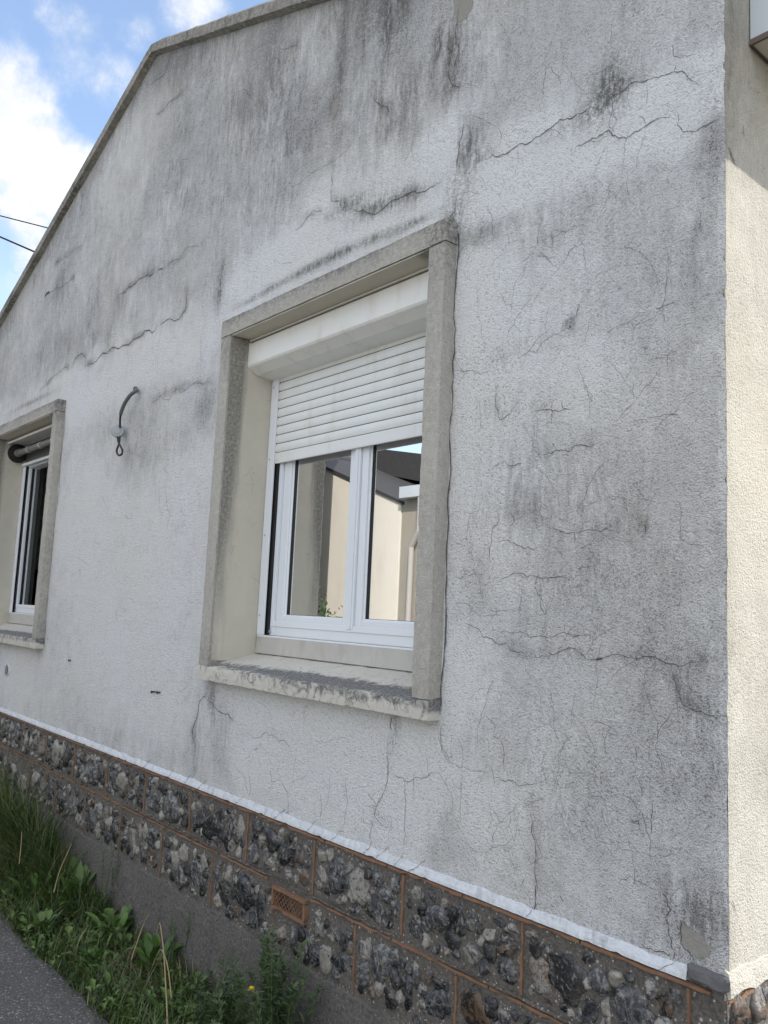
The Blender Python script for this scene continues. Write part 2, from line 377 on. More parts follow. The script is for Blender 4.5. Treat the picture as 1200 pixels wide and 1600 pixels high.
    def build(s, name, parent=None, smooth=False, bevel=0):
        me = bpy.data.meshes.new(name); me.from_pydata(s.v, [], s.f)
        for k in s.mats: me.materials.append(MATS[k])
        me.polygons.foreach_set('material_index', s.m)
        ca = me.color_attributes.new('stain', 'FLOAT_COLOR', 'POINT')
        fl = []
        for a in s.a: fl += [a[0], a[1], a[2], 1.]
        ca.data.foreach_set('color', fl)
        if smooth: me.polygons.foreach_set('use_smooth', [True]*len(s.f))
        if 'flint' in s.mats:
            fi = s.mats.index('flint'); me.polygons.foreach_set('use_smooth', [q == fi for q in s.m])
        me.update()
        o = bpy.data.objects.new(name, me); COL.objects.link(o)
        if parent:
            o.parent = parent
            r = parent
            while r.parent: r = r.parent
            if parent.type == 'EMPTY': o.matrix_parent_inverse = Matrix.Translation(-Vector(parent.location))
        if bevel:
            b = o.modifiers.new('bevel', 'BEVEL'); b.width = bevel; b.segments = 2; b.limit_method = 'ANGLE'; b.angle_limit = math.radians(35)
        return o
def tag(o, label=None, cat=None, group=None, kind=None):
    if label: o['label'] = label
    if cat: o['category'] = cat
    if group: o['group'] = group
    if kind: o['kind'] = kind
    return o
def empty(name, loc, label, cat, group=None):
    o = bpy.data.objects.new(name, None); COL.objects.link(o); o.location = loc; o.empty_display_size = .2
    return tag(o, label, cat, group)
def sstep(x, a, b):
    t_ = max(0., min(1., (x-a)/(b-a))); return t_*t_*(3-2*t_)

# ------------------------------------------------------------------ ground, verge of soil, path
g = MB(); g.add([(-300, -300, -.03), (300, -300, -.03), (300, 300, -.03), (-300, 300, -.03)], [(0, 1, 2, 3)], 'soil')
tag(g.build('ground'), 'bare brown soil of the yard', None, None, 'structure')
g = MB(); g.add([(-40, -30, -.024), (30, -30, -.024), (30, -1.6, -.024), (-40, -1.6, -.024)], [(0, 1, 2, 3)], 'bounce_gravel')  # unseen pale ground, added to bounce sunlight onto the gable
tag(g.build('bounce_yard'), 'pale gravel added out of view behind the camera to bounce sunlight', None, None, 'structure')
g = MB(); nx, ny = 220, 26; vs = []
for j in range(ny+1):
    for i in range(nx+1):
        x = -12+13.5*i/nx; y = 1.15+.62*j/ny
        vs.append((x, y, .0+.025*fn(x, y, 0, 5)+.018*fn(x, y, 3, 17)+.03*sstep(y, 1.4, 1.7)-.035*sstep(y, 1.34, 1.2)))
g.add(vs, [(j*(nx+1)+i, j*(nx+1)+i+1, (j+1)*(nx+1)+i+1, (j+1)*(nx+1)+i) for j in range(ny) for i in range(nx)], 'soil')
tag(g.build('soil_strip', smooth=True), 'narrow strip of dark soil at the foot of the wall', None, None, 'structure')
g = MB(); vs = []; nx = 300
ys = [-1.9, -1, 0, .6, 1.0, 1.2, 1.28, 1.31, 1.33]
for j, y in enumerate(ys):
    for i in range(nx+1):
        x = -14+16*i/nx
        yy = y+(.035*fn(x, 0, 0, 2.1)+.018*fn(x, 0, 5, 11)+.008*fn(x, 0, 8, 40))*(1 if y > .9 else 0)
        vs.append((x, yy, .022+.006*fn(x, y, 0, 4)-(.035 if j == len(ys)-1 else 0)))
g.add(vs, [(j*(nx+1)+i, j*(nx+1)+i+1, (j+1)*(nx+1)+i+1, (j+1)*(nx+1)+i) for j in range(len(ys)-1) for i in range(nx)], 'path_asphalt')
tag(g.build('path', smooth=True), 'old grey asphalt path beside the grass verge', None, None, 'structure')

# ------------------------------------------------------------------ the house
house = empty('rendered_house', (AX, YW, 0), 'single storey house with a cracked grey roughcast gable wall above a flint plinth', 'house')

HOLES = [(-3.03, -1.75, 1.20, 2.61), (-6.32, -5.04, 1.21, 2.61)]
Z0 = .725
# line above which the wall is dirtier (from left to right in the photo)
DL = [W(*p) for p in ((-60, 660), (0, 640), (110, 575), (200, 520), (300, 480), (350, 440), (420, 395), (520, 345), (620, 325), (700, 290), (760, 250), (900, 190), (1000, 135), (1131, 95))]
def dline(x):
    if x <= DL[0][0]: return DL[0][1]
    for (a, za), (b, zb) in zip(DL, DL[1:]):
        if x <= b: return za+(zb-za)*(x-a)/(b-a)
    return DL[-1][1]
# (px, py, half-width m, half-height m, dark, light, lichen)
SPOTS = [(950, 140, .05, .06, .3, 0, .95), (900, 195, .10, .025, .3, 0, .35), (1110, 190, .035, .10, .7, 0, .25), (735, 240, .04, .07, .6, 0, .5), (712, 330, .035, .10, .6, 0, .6),
         (740, 365, .06, .04, .7, 0, .3), (790, 350, .12, .03, .5, 0, .1), (540, 322, .10, .025, .2, 0, .55), (590, 322, .10, .03, .5, 0, .6), (650, 305, .08, .035, .4, 0, .35),
         (600, 210, .14, .16, .35, 0, .16), (640, 170, .06, .22, .3, 0, .14), (535, 70, .03, .24, .5, 0, .5), (568, 30, .04, .16, .4, 0, .5), (600, 20, .04, .16, .4, 0, .55), (625, 15, .05, .15, .4, 0, .5),
         (700, 110, .02, .12, .4, 0, .45), (715, 70, .015, .10, .3, 0, .4), (680, 100, .02, .12, .3, 0, .3), (520, 165, .02, .04, .3, 0, .4), (345, 440, .025, .10, .3, 0, .6), (335, 460, .04, .05, .2, 0, .35),
         (185, 470, .07, .07, .3, 0, .25), (170, 520, .05, .12, .2, 0, .25), (230, 430, .06, .06, .2, 0, .2), (95, 455, .12, .12, .3, 0, .1), (95, 540, .25, .10, .3, 0, .12), (270, 95, .25, .15, .5, 0, .12),
         (400, 130, .20, .16, .5, 0, .14), (480, 200, .2, .2, .3, 0, .05), (300, 230, .3, .3, .35, 0, .05),
         (430, 447, .10, .012, .35, -.3, .5), (480, 420, .10, .014, .4, -.3, .6), (530, 396, .10, .014, .4, -.3, .6), (580, 375, .10, .014, .3, -.3, .5), (640, 352, .10, .012, .3, -.3, .5), (700, 345, .03, .03, .4, -.3, .4), (390, 470, .08, .010, .3, 0, .4), (50, 628, .3, .012, .3, 0, .5),
         # light washed patches
         (620, 275, .20, .11, -.4, .75, 0), (690, 260, .06, .12, -.2, .5, 0), (490, 330, .16, .14, -.1, .5, 0), (420, 420, .22, .10, -.2, .45, 0), (820, 250, .25, .10, 0, .75, 0), (780, 290, .20, .10, 0, .8, 0),
         (1030, 165, .14, .08, -.4, .7, 0), (1090, 170, .05, .07, -.4, .6, 0), (560, 380, .12, .05, 0, .5, 0), (730, 440, .06, .2, 0, .65, 0), (760, 600, .10, .3, 0, .45, 0), (900, 480, .25, .25, 0, .25, 0),
         (740, 800, .10, .35, 0, .42, 0), (740, 900, .05, .12, .35, .0, .12), (725, 1050, .08, .12, 0, .55, 0), (840, 600, .18, .25, 0, .25, 0),
         (500, 1170, .5, .13, 0, 1.0, 0), (560, 1220, .38, .12, 0, .9, 0), (380, 1130, .2, .12, 0, .7, 0), (250, 560, .4, .12, 0, .55, 0), (140, 620, .35, .10, 0, .5, 0), (280, 760, .3, .3, 0, .25, 0),
         (220, 950, .5, .3, 0, .38, 0), (130, 820, .4, .35, 0, .35, 0), (30, 1070, .2, .15, 0, .6, 0), (150, 1060, .5, .14, 0, .2, 0),
         # soft grey areas
         (1060, 700, .12, .8, .22, 0, 0), (960, 1000, .3, .3, .12, 0, 0), (1000, 1250, .3, .25, .08, 0, 0), (900, 1300, .35, .2, .10, 0, 0), (790, 700, .12, .12, .16, 0, .1), (760, 640, .06, .03, .2, 0, .1), (1100, 1430, .05, .05, .5, 0, .2),
         (860, 730, .2, .08, .20, 0, .10), (830, 790, .18, .05, .2, 0, .10), (880, 350, .16, .10, .18, 0, .06), (960, 460, .14, .08, .2, 0, .08), (770, 560, .1, .03, .35, 0, .12), (900, 890, .2, .15, .2, 0, .04),
         (320, 640, .1, .08, .45, 0, .12), (230, 640, .2, .1, .3, 0, .08), (215, 720, .18, .08, .35, 0, .12), (270, 690, .18, .1, .3, 0, .05), (160, 680, .2, .08, .25, 0, .08), (350, 1140, .07, .12, .5, -.3, .16), (330, 1090, .03, .06, .3, 0, .5), (310, 1150, .12, .2, .2, -.2, .05),
         (690, 1290, .06, .10, .4, -.3, .06), (740, 1180, .12, .08, .2, 0, 0), (620, 1140, .012, .05, .2, 0, .45)]
SP = []
for px, py, a, b, R, G, B in SPOTS:
    x, z = W(px, py); SP.append((x, z, a*1.25, b*1.25, R, G, B))
def stain(x, z):
    dl = dline(x)+.05*fn(x, z, 0, 6)
    R = .33*sstep(z, dl-.05, dl+.10)*(.75+.6*fn(x, 0, z, 1.6))+.10
    R += .10*sstep(x, -1.9, -1.0)*sstep(z, 3.0, 1.9)+.06*sstep(x, -1.6, XC)
    G = .10*sstep(z, 2.4, 1.6); B = .02
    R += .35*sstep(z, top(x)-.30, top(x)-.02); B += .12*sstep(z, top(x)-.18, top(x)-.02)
    for sx, sz, a, b, r, g_, l in SP:
        d = ((x-sx)/a)**2+((z-sz)/b)**2
        if d < 6:
            e = math.exp(-d); R += r*e; G += g_*e; B += l*e
    # dirty shadow-free splash just over the skirting, rising damp
    hl = halo(x, z)*max(0, .55+1.6*fn(x, 3, z, 8)); R += .55*hl; B += .22*hl
    R += .12*sstep(z, .95, .78)*(.5+fn(x, z, 0, 8))
    return (max(0, min(1, R)), max(0, min(1, G)), max(0, min(1, B)))
def wy(x, z): return YW-.003*fn(x, 0, z, 2.2)-.0012*fn(x, 0, z, 14)
def cx(z): return XC+.004*fn(0, 0, z, 7)+.003*fn(0, 4, z, 33)-max(0, fn(0, 9, z, 24)-.3)*.018
# cracks: thin irregular slits following the photo's cracks
def jag(pts, depth=3, k=.16):
    for _ in range(depth):
        q = [pts[0]]
        for a, b in zip(pts, pts[1:]):
            dx, dz = b[0]-a[0], b[1]-a[1]; L = math.hypot(dx, dz)
            if L < .008: q.append(b); continue
            r = random.gauss(0, k*.6); q.append(((a[0]+b[0])/2-dz*r, (a[1]+b[1])/2+dx*r)); q.append(b)
        pts = q
    return pts
def ribbon(mb, pts, wd, mat, yf, out=.0016, taper=True):
    n = len(pts); vs = []
    for i, p in enumerate(pts):
        a = pts[max(0, i-1)]; b = pts[min(n-1, i+1)]; dx, dz = b[0]-a[0], b[1]-a[1]; L = math.hypot(dx, dz) or 1
        t_ = i/max(1, n-1); ww = wd*.5*(.35+.9*abs(fn(p[0]*40, 1, p[1]*40, 1))+.45*random.random())
        if taper: ww *= min(1, 5*t_+.15)*min(1, 5*(1-t_)+.15)
        ox, oz = -dz/L*ww, dx/L*ww
        for s in (-1, 1): vs.append((p[0]+s*ox, yf(p[0], p[1])-out, p[1]+s*oz))
    mb.add(vs, [(2*i, 2*i+1, 2*i+3, 2*i+2) for i in range(n-1)], mat)
def crop(x0, y0, s, pts): return [W(x0+p[0]/s, y0+p[1]/s) for p in pts]
CK = []
A = lambda pts, w=1.6, m='crack_dark': CK.append((crop(0, 380, 3.333, pts), w, m))
A([(210, 760), (240, 740), (300, 680), (340, 645), (360, 650)], 2.5); A([(375, 640), (390, 605), (440, 588), (448, 600)], 4)
A([(440, 632), (490, 625), (520, 592), (560, 575), (600, 540), (612, 550), (640, 530), (668, 532), (700, 500), (740, 480), (775, 455), (810, 460), (822, 430)], 6.5)
A([(835, 430), (860, 410), (905, 405), (945, 380), (970, 340), (972, 240)], 4); A([(232, 280), (245, 262), (262, 258)], 22); A([(262, 258), (290, 235), (340, 210), (390, 175)], 3.5)
A([(610, 270), (660, 238), (710, 205), (760, 170), (790, 165), (805, 150)], 5); A([(825, 140), (850, 128)], 7); A([(850, 130), (940, 80), (1060, 10)], 2)
A([(835, 440), (828, 520), (820, 620), (826, 700)], 1.5, 'crack_faint'); A([(570, 440), (560, 520), (562, 550)], 2); A([(795, 830), (840, 795), (930, 760), (1010, 730), (1060, 735), (1100, 725)], 2.0)
A([(290, 110), (340, 70), (430, 20)], 2.5); A([(600, 545), (580, 480), (585, 400)], 1.5, 'crack_faint'); A([(660, 540), (662, 640), (655, 720)], 1.4, 'crack_faint'); A([(1045, 480), (1050, 600), (1045, 700)], 1.3, 'crack_faint')
B_ = lambda pts, w=1.6, m='crack_dark': CK.append((crop(200, 0, 2.143, pts), w, m))
B_([(685, 540), (684, 620), (680, 668), (710, 675), (740, 700)], 2.2); B_([(740, 700), (800, 712), (860, 695), (920, 660), (1000, 640), (1060, 600)], 3.2); B_([(545, 625), (620, 575), (690, 540), (735, 505), (750, 455)], 1.5)
B_([(555, 770), (600, 730), (650, 705)], 2); B_([(520, 45), (495, 150), (478, 230), (478, 290), (490, 315)], 2); B_([(505, 152), (540, 158), (570, 155)], 2); B_([(640, 170), (635, 210), (600, 260), (580, 350), (565, 400)], 1.5)
B_([(825, 315), (850, 355), (875, 385)], 3); B_([(65, 295), (130, 235), (150, 160)], 3); B_([(90, 385), (110, 375), (185, 310)], 2.5); B_([(370, 310), (410, 320), (440, 375)], 1.6); B_([(1115, 0), (1105, 60), (1110, 160), (1095, 260)], 2.4)
B_([(1125, 400), (1110, 480), (1105, 560)], 2.5); B_([(610, 430), (595, 480), (560, 520)], 1.2, 'crack_faint'); B_([(880, 20), (870, 60)], 4); B_([(1045, 110), (1035, 200)], 3)
C_ = lambda pts, w=1.6, m='crack_dark': CK.append((crop(700, 60, 2.4, pts), w, m))
C_([(115, 460), (170, 435), (230, 425), (270, 395), (330, 370), (390, 335), (450, 300), (520, 270), (590, 240)], 2.6); C_([(590, 240), (650, 200), (720, 165), (790, 148), (850, 125), (900, 145), (940, 180)], 2.0)
C_([(460, 440), (480, 410), (520, 390), (560, 375), (605, 345), (640, 375), (670, 378), (720, 345), (780, 305), (855, 278)], 2.2); C_([(860, 280), (880, 350), (930, 350), (980, 320), (1030, 300)], 1.8)
C_([(850, 125), (858, 100)], 2); C_([(840, 20), (845, 60), (870, 75), (930, 60)], 1.5); C_([(430, 850), (480, 780), (520, 750)], 1.4); C_([(470, 1060), (500, 1000)], 1.3); C_([(815, 850), (808, 1000), (825, 1075)], 1.3, 'crack_faint'); C_([(780, 1010), (810, 1002), (860, 995)], 1.5)
C_([(280, 1185), (330, 1180), (380, 1120), (455, 1085)], 1.5, 'crack_faint'); C_([(455, 1078), (465, 1084)], 8); C_([(200, 960), (215, 1000), (250, 1010)], 1.3, 'crack_faint'); C_([(0, 0), (15, 60), (20, 180), (50, 190)], 2.2); C_([(620, 250), (615, 340)], 1.5, 'crack_faint')
D_ = lambda pts, w=1.6, m='crack_dark': CK.append((crop(680, 560, 2.609, pts), w, m))
D_([(100, 1075), (150, 1090), (200, 1140), (260, 1165), (290, 1160), (330, 1195), (375, 1225)], 1.7); D_([(375, 1225), (430, 1215), (500, 1200), (590, 1200), (640, 1228), (680, 1225), (730, 1205), (790, 1220), (880, 1215), (940, 1245), (1000, 1258), (1050, 1230), (1100, 1235)], 1.9)
D_([(655, 1228), (685, 1224)], 8); D_([(250, 1105), (350, 1115), (420, 1130), (560, 1135), (650, 1140)], 1.3); D_([(245, 100), (248, 200), (265, 250), (285, 240), (325, 195)], 1.7); D_([(400, 215), (480, 215), (560, 200)], 2); D_([(480, 165), (478, 215), (475, 270)], 1.8); D_([(520, 170), (525, 210)], 1.8)
D_([(430, 390), (480, 385), (550, 380), (600, 352), (655, 350)], 2); D_([(480, 345), (490, 365)], 1.8); D_([(250, 620), (260, 660), (230, 720), (225, 830)], 1.8); D_([(310, 630), (325, 670)], 1.8); D_([(450, 680), (510, 705), (570, 710), (640, 700), (700, 690), (735, 705), (750, 690)], 1.7); D_([(568, 710), (570, 755)], 2.4)
D_([(250, 750), (330, 760), (430, 770)], 1.6); D_([(245, 885), (395, 882), (560, 890)], 1.6); D_([(420, 860), (405, 930), (430, 1000), (450, 1050)], 1.6); D_([(80, 890), (130, 880), (200, 880)], 1.3); D_([(605, 60), (610, 270)], 1.2, 'crack_faint'); D_([(865, 245), (920, 238), (1000, 235)], 1.3); D_([(850, 680), (858, 705)], 3)
D_([(400, 400), (395, 250)], 1.1, 'crack_faint'); D_([(430, 560), (445, 680)], 1.3); D_([(360, 440), (350, 580)], 1.1, 'crack_faint'); D_([(595, 890), (600, 980)], 1.1, 'crack_faint'); D_([(75, 55), (230, 50)], 1.3); D_([(235, 450), (280, 420), (370, 430)], 1.4); D_([(1020, 750), (1090, 765)], 1.2)
E_ = lambda pts, w=1.6, m='crack_dark': CK.append((crop(680, 1050, 2.609, pts), w, m))
E_([(975, 10), (1000, 110), (1060, 160), (1110, 175), (1180, 182)], 1.8); E_([(230, 260), (270, 275), (285, 330), (280, 420)], 1.3); E_([(240, 435), (300, 440), (345, 465), (415, 458), (415, 430)], 1.6); E_([(400, 570), (405, 680), (412, 740), (412, 900)], 2); E_([(412, 870), (410, 955), (395, 985)], 3)
E_([(890, 530), (880, 600), (880, 660)], 1.6); E_([(550, 550), (590, 610), (640, 620)], 1.2); E_([(920, 870), (950, 930), (940, 1000), (950, 1060), (975, 1160), (975, 1210)], 2); E_([(30, 210), (30, 310), (60, 365), (100, 390), (240, 435)], 1.5, 'crack_faint'); E_([(840, 1110), (900, 1140), (965, 1155)], 2.4); E_([(805, 610), (830, 605), (835, 625)], 2)
E_([(815, 310), (825, 360)], 1.4); E_([(510, 910), (525, 940)], 2.5); E_([(235, 560), (265, 620)], 1, 'crack_faint'); E_([(365, 840), (350, 880)], 1.5)
F_ = lambda pts, w=1.6, m='crack_dark': CK.append((crop(280, 1050, 2.4, pts), w, m))
F_([(105, 40), (100, 95), (75, 120), (65, 180), (50, 230), (62, 270), (58, 390)], 3.2); F_([(105, 90), (130, 125), (165, 155), (205, 185)], 3.5); F_([(130, 125), (135, 200)], 2); F_([(235, 235), (330, 225), (365, 245), (400, 260), (420, 290)], 1.7); F_([(440, 290), (435, 430)], 1.1, 'crack_faint')
F_([(370, 385), (405, 450), (412, 520), (395, 545)], 1.5); F_([(530, 450), (535, 520), (525, 560)], 1.4); F_([(800, 165), (798, 220)], 3); F_([(798, 220), (785, 380), (770, 450), (740, 515), (735, 540), (795, 575)], 1.8); F_([(625, 400), (628, 520), (610, 590)], 1.4); F_([(845, 400), (850, 500), (845, 680)], 1.4)
F_([(780, 380), (850, 410), (930, 395), (960, 380)], 1.6); F_([(730, 540), (720, 640)], 1.4); F_([(710, 500), (740, 520)], 1.3); F_([(255, 370), (270, 440), (262, 470)], 1.6); F_([(570, 380), (560, 480), (540, 520)], 1.1, 'crack_faint'); F_([(985, 190), (985, 300), (1010, 340)], 1.6, 'crack_faint')
F_([(340, 370), (345, 410), (370, 400)], 1.6); F_([(200, 340), (250, 400), (262, 470)], 1.2, 'crack_faint'); F_([(880, 380), (880, 470)], 1., 'crack_faint'); F_([(925, 300), (935, 400)], 1., 'crack_faint'); F_([(790, 520), (795, 660)], 1., 'crack_faint')
HG = {}
for pts, wd, mt in CK:
    if wd < 1.7 or mt != 'crack_dark' or wd > 10: continue
    for a, b in zip(pts, pts[1:]):
        n_ = max(1, int(math.hypot(b[0]-a[0], b[1]-a[1])/.012))
        for q in range(n_): 
            p = (a[0]+(b[0]-a[0])*q/n_, a[1]+(b[1]-a[1])*q/n_); HG.setdefault((int(p[0]*25), int(p[1]*25)), []).append((p[0], p[1], min(1., wd/5)))
def halo(x, z):
    k = (int(x*25), int(z*25)); m_ = 0
    for i in (-1, 0, 1):
        for j in (-1, 0, 1):
            for (a, b, w__) in HG.get((k[0]+i, k[1]+j), ()):
                e = math.exp(-(((x-a)/.016)**2+((z-b-.006)/.022)**2))*(.35+.65*w__)
                if e > m_: m_ = e
    return m_
g = MB(); nx, nz = 470, 320; vs = []; at = []
for j in range(nz+1):
    for i in range(nx+1):
        x = XL+(XC-XL)*(i/nx)
        if i == nx: x = cx(Z0+(top(XC)-Z0)*j/nz)
        z = Z0+(top(min(max(x, XL), XC))-Z0)*j/nz
        y = wy(x, z)+(.006 if i == nx else 0)
        vs.append((x, y, z)); at.append(stain(x, z))
fs = []
for j in range(nz):
    for i in range(nx):
        a = vs[j*(nx+1)+i]; b = vs[(j+1)*(nx+1)+i+1]; mxx = (a[0]+b[0])/2; mz = (a[2]+b[2])/2
        if any(h[0] < mxx < h[1] and h[2] < mz < h[3] for h in HOLES): continue
        fs.append((j*(nx+1)+i, j*(nx+1)+i+1, (j+1)*(nx+1)+i+1, (j+1)*(nx+1)+i))
g.add(vs, fs, 'grey_render', at)
# core of the wall behind the render, round the two openings
Y1, Y2 = YW+.03, YW+.33
H2, H1 = HOLES[1], HOLES[0]
xs = [XL+.02, H2[0], H2[1], H1[0], H1[1], XC-.02]
for k in range(5):
    a, b = xs[k], xs[k+1]
    def col(z0): 
        pts = [(a, z0), (b, z0), (b, top(b)-.02)]+([(AX, top(AX)-.02)] if a < AX < b else [])+[(a, top(a)-.02)]
        g.prism(pts, 'y', Y1, Y2, 'interior_wall')
    if k in (1, 3):
        hz = HOLES[1] if k == 1 else HOLES[0]
        g.box(a, b, Y1, Y2, Z0-.02, hz[2], 'interior_wall'); col(hz[3])
    else: col(Z0-.02)
for pts, wd, mt in CK: ribbon(g, jag(pts), wd*.00105, mt, wy)
# fine hairline crazing, more of it under the windows and in the middle of the wall
for k in range(360):
    px = random.uniform(0, 1120) if k % 3 else random.uniform(690, 1000); py = random.choice((random.uniform(560, 1500), random.uniform(1100, 1420), random.uniform(80, 600)))
    x, z = W(px, py)
    if not (XL < x < XC-.05 and Z0+.1 < z < top(x)-.1): continue
    if any(h[0]-.12 < x < h[1]+.12 and h[2]-.12 < z < h[3]+.1 for h in HOLES): continue
    L = random.uniform(.04, .20); a = random.choice((random.gauss(1.57, .25), random.gauss(1.57, .25), random.gauss(0, .4)))
    pts = [(x, z)]
    for q in range(5):
        a += random.gauss(0, .35); x += math.cos(a)*L/5; z += math.sin(a)*L/5
        if x > XC-.03 or z < Z0+.06 or any(h[0]-.05 < x < h[1]+.05 and h[2]-.06 < z < h[3]+.05 for h in HOLES): break
        pts.append((x, z))
    if len(pts) > 2: ribbon(g, jag(pts, 2), random.uniform(.0006, .0012), random.choice(('crack_faint', 'crack_faint', 'crack_dark')), wy, .0013)
# flaked patch near the corner showing the undercoat
P = [(1063, 1438), (1075, 1448), (1088, 1458), (1098, 1462), (1104, 1475), (1114, 1482), (1110, 1488), (1103, 1496), (1088, 1498), (1074, 1485), (1064, 1470), (1064, 1458)]
pp = jag([W(*p) for p in P]+[W(*P[0])], 2, .22)[:-1]
g.add([(x, wy(x, z)-.0012, z) for x, z in pp], [tuple(range(len(pp)))], 'bare_render')
ribbon(g, jag([W(*p) for p in ((1088, 1499), (1074, 1485), (1064, 1470), (1064, 1458), (1063, 1438), (1078, 1450))], 2), .0025, 'crack_dark', wy, .0022)
for P in ([(708, 0), (718, -10), (735, -8), (738, 10), (728, 30), (715, 34)], [(521, 158), (527, 160), (528, 172), (524, 184), (519, 172)]):
    pp = jag([W(*p) for p in P]+[W(*P[0])], 2, .2)[:-1]
    g.add([(x, wy(x, z)-.0012, z) for x, z in pp], [tuple(range(len(pp)))], 'bare_render')
wall = g.build('gable_wall', house, smooth=False)

# side wall in the sun
g = MB(); ny, nz = 120, 150; vs = []; at = []
ycs = [YW+.006+(9*((j/ny)**2.2)) for j in range(ny+1)]
for j, y in enumerate(ycs):
    for k in range(nz+1):
        z = Z0+(top(XC)-Z0)*k/nz
        x = XC-.004*fn(0, y, z, 1.8)-.0015*fn(0, y, z, 12) if j else cx(z)
        st = (.25+.5*sstep(z, 2.35, 2.75)*sstep(y, 2.0, 1.75)+.3*fn(0, y, z, 4)+.25*sstep(y, 1.76, 1.70), .2, .25*sstep(z, 2.4, 2.6)*sstep(y, 1.80, 1.72))
        vs.append((x, y, z)); at.append(tuple(max(0, min(1, q)) for q in st))
g.add(vs, [(j*(nz+1)+k, (j+1)*(nz+1)+k, (j+1)*(nz+1)+k+1, j*(nz+1)+k+1) for j in range(ny) for k in range(nz)], 'cream_render', at)
g.box(XC-.30, XC-.03, YW+.35, 10.7, Z0, top(XC)-.1, 'interior_wall')
def sx(y, z): return XC-.004*fn(0, y, z, 1.8)-.0015*fn(0, y, z, 12)
def sribbon(pts, wd):
    pts = jag([(y, z) for y, z in pts]); n = len(pts); vs = []
    for i, p in enumerate(pts):
        t_ = i/(n-1); ww = wd*.5*(.5+random.random()*.6)*min(1, 4*t_+.2)*min(1, 4*(1-t_)+.2)
        for s in (-1, 1): vs.append((sx(*p)+.0022, p[0]+s*ww, p[1]))
    g.add(vs, [(2*i, 2*i+1, 2*i+3, 2*i+2) for i in range(n-1)], 'crack_dark')
def S_(px, py):
    d = ray(px, py); t_ = XC/d.x; return (d.y*t_, d.z*t_+CZ)
sribbon([S_(1136, 228), (S_(1141, 240)), S_(1146, 254), S_(1150, 261)], .006); sribbon([S_(1141, 1405), S_(1145, 1418), S_(1147, 1428)], .003); sribbon([S_(1180, 252), S_(1190, 262), S_(1198, 275)], .002)
sribbon([S_(1160, 195), S_(1161, 215)], .003); sribbon([S_(1165, 130), S_(1180, 145), S_(1195, 150)], .0015)
g.build('side_wall', house)
# back and far-left walls close the volume
g = MB(); g.prism([(XL+.05, Z0-.7), (XC-.05, Z0-.7), (XC-.05, top(XC)-.05), (AX, AZ-.05), (XL+.05, top(XL)-.05)], 'y', 10.4, 10.7, 'cream_render')
g.build('rear_wall', house)
g = MB(); g.box(XL, XL+.3, YW+.34, 10.39, 0, top(XL)-.08, 'cream_render'); g.build('far_side_wall', house)

# roof, coping, eave box
g = MB()
OV = .36
for s in (-1, 1):
    xe = AX+s*(abs(XC-AX)+OV); ze = AZ-SL*(abs(XC-AX)+OV)
    pts = [(AX, AZ-.005), (xe, ze-.005), (xe, ze+.055), (AX, AZ+.055)]
    g.prism(pts, 'y', YW+.10, 10.8, 'roof_tile')
g.build('roof', house)
g = MB()
for s in (-1, 1):
    n = 60; xe = abs(XC-AX)+.10; vs = []; at = []
    for i in range(n+1):
        u = xe*i/n; x = AX+s*u; z = AZ-SL*u
        rd = .006*math.exp(-(u/.05)**2)
        w1 = .006*fn(x, 0, 0, 9)+.004*fn(x, 0, 0, 30)
        for (y, dz) in ((YW-.035, -.012+w1*.6), (YW-.038+w1*.4, .036+w1-rd), (YW-.02, .058+w1-rd), (YW+.16, .066-rd), (YW+.16, -.01), (YW-.001, -.018)):
            vs.append((x, y, z+dz)); at.append((.5+.5*fn(x, y, z, 5), 0, 0))
    fs = []
    for i in range(n):
        for k in range(6):
            q = (i*6+k, i*6+(k+1) % 6, (i+1)*6+(k+1) % 6, (i+1)*6+k); fs.append(q if s < 0 else q[::-1])
    fs.append(tuple(range(n*6, n*6+6)))
    g.add(vs, fs, 'coping_concrete', at)
g.build('verge_coping', house)
g = MB(); ze = top(XC)-SL*OV
yb = 1.823; zs = 2.845
g.prism([(XC+.004, zs), (XC+OV-.02, zs), (XC+OV-.02, ze-.01), (XC+.004, top(XC)-.015)], 'y', yb, 10.7, 'eave_white')
eb = g.build('eave_box', house)
g = MB(); g.box(XC+.006, XC+OV-.035, yb+.006, 10.6, zs-.006, zs-.001, 'soffit_cream'); g.build('soffit', eb)
g = MB(); g.box(XC+.003, XC+OV-.018, yb-.003, yb+.004, zs-.008, zs+.006, 'brown_trim'); g.box(XC+.004, XC+.008, yb+.005, 10.6, zs-.0085, zs-.0065, 'brown_trim'); g.build('edge_trim', eb)
g = MB()
pr = [(XC+OV+.05+.055*math.cos(a), ze+.0+.055*math.sin(a)) for a in [math.pi+math.pi*k/10 for k in range(11)]]
pr2 = [(XC+OV+.05+.051*math.cos(a), ze+.0+.051*math.sin(a)) for a in [2*math.pi-math.pi*k/10 for k in range(11)]]
g.prism(pr+pr2, 'y', 1.80, 10.8, 'eave_white'); g.build('gutter', house, smooth=False)

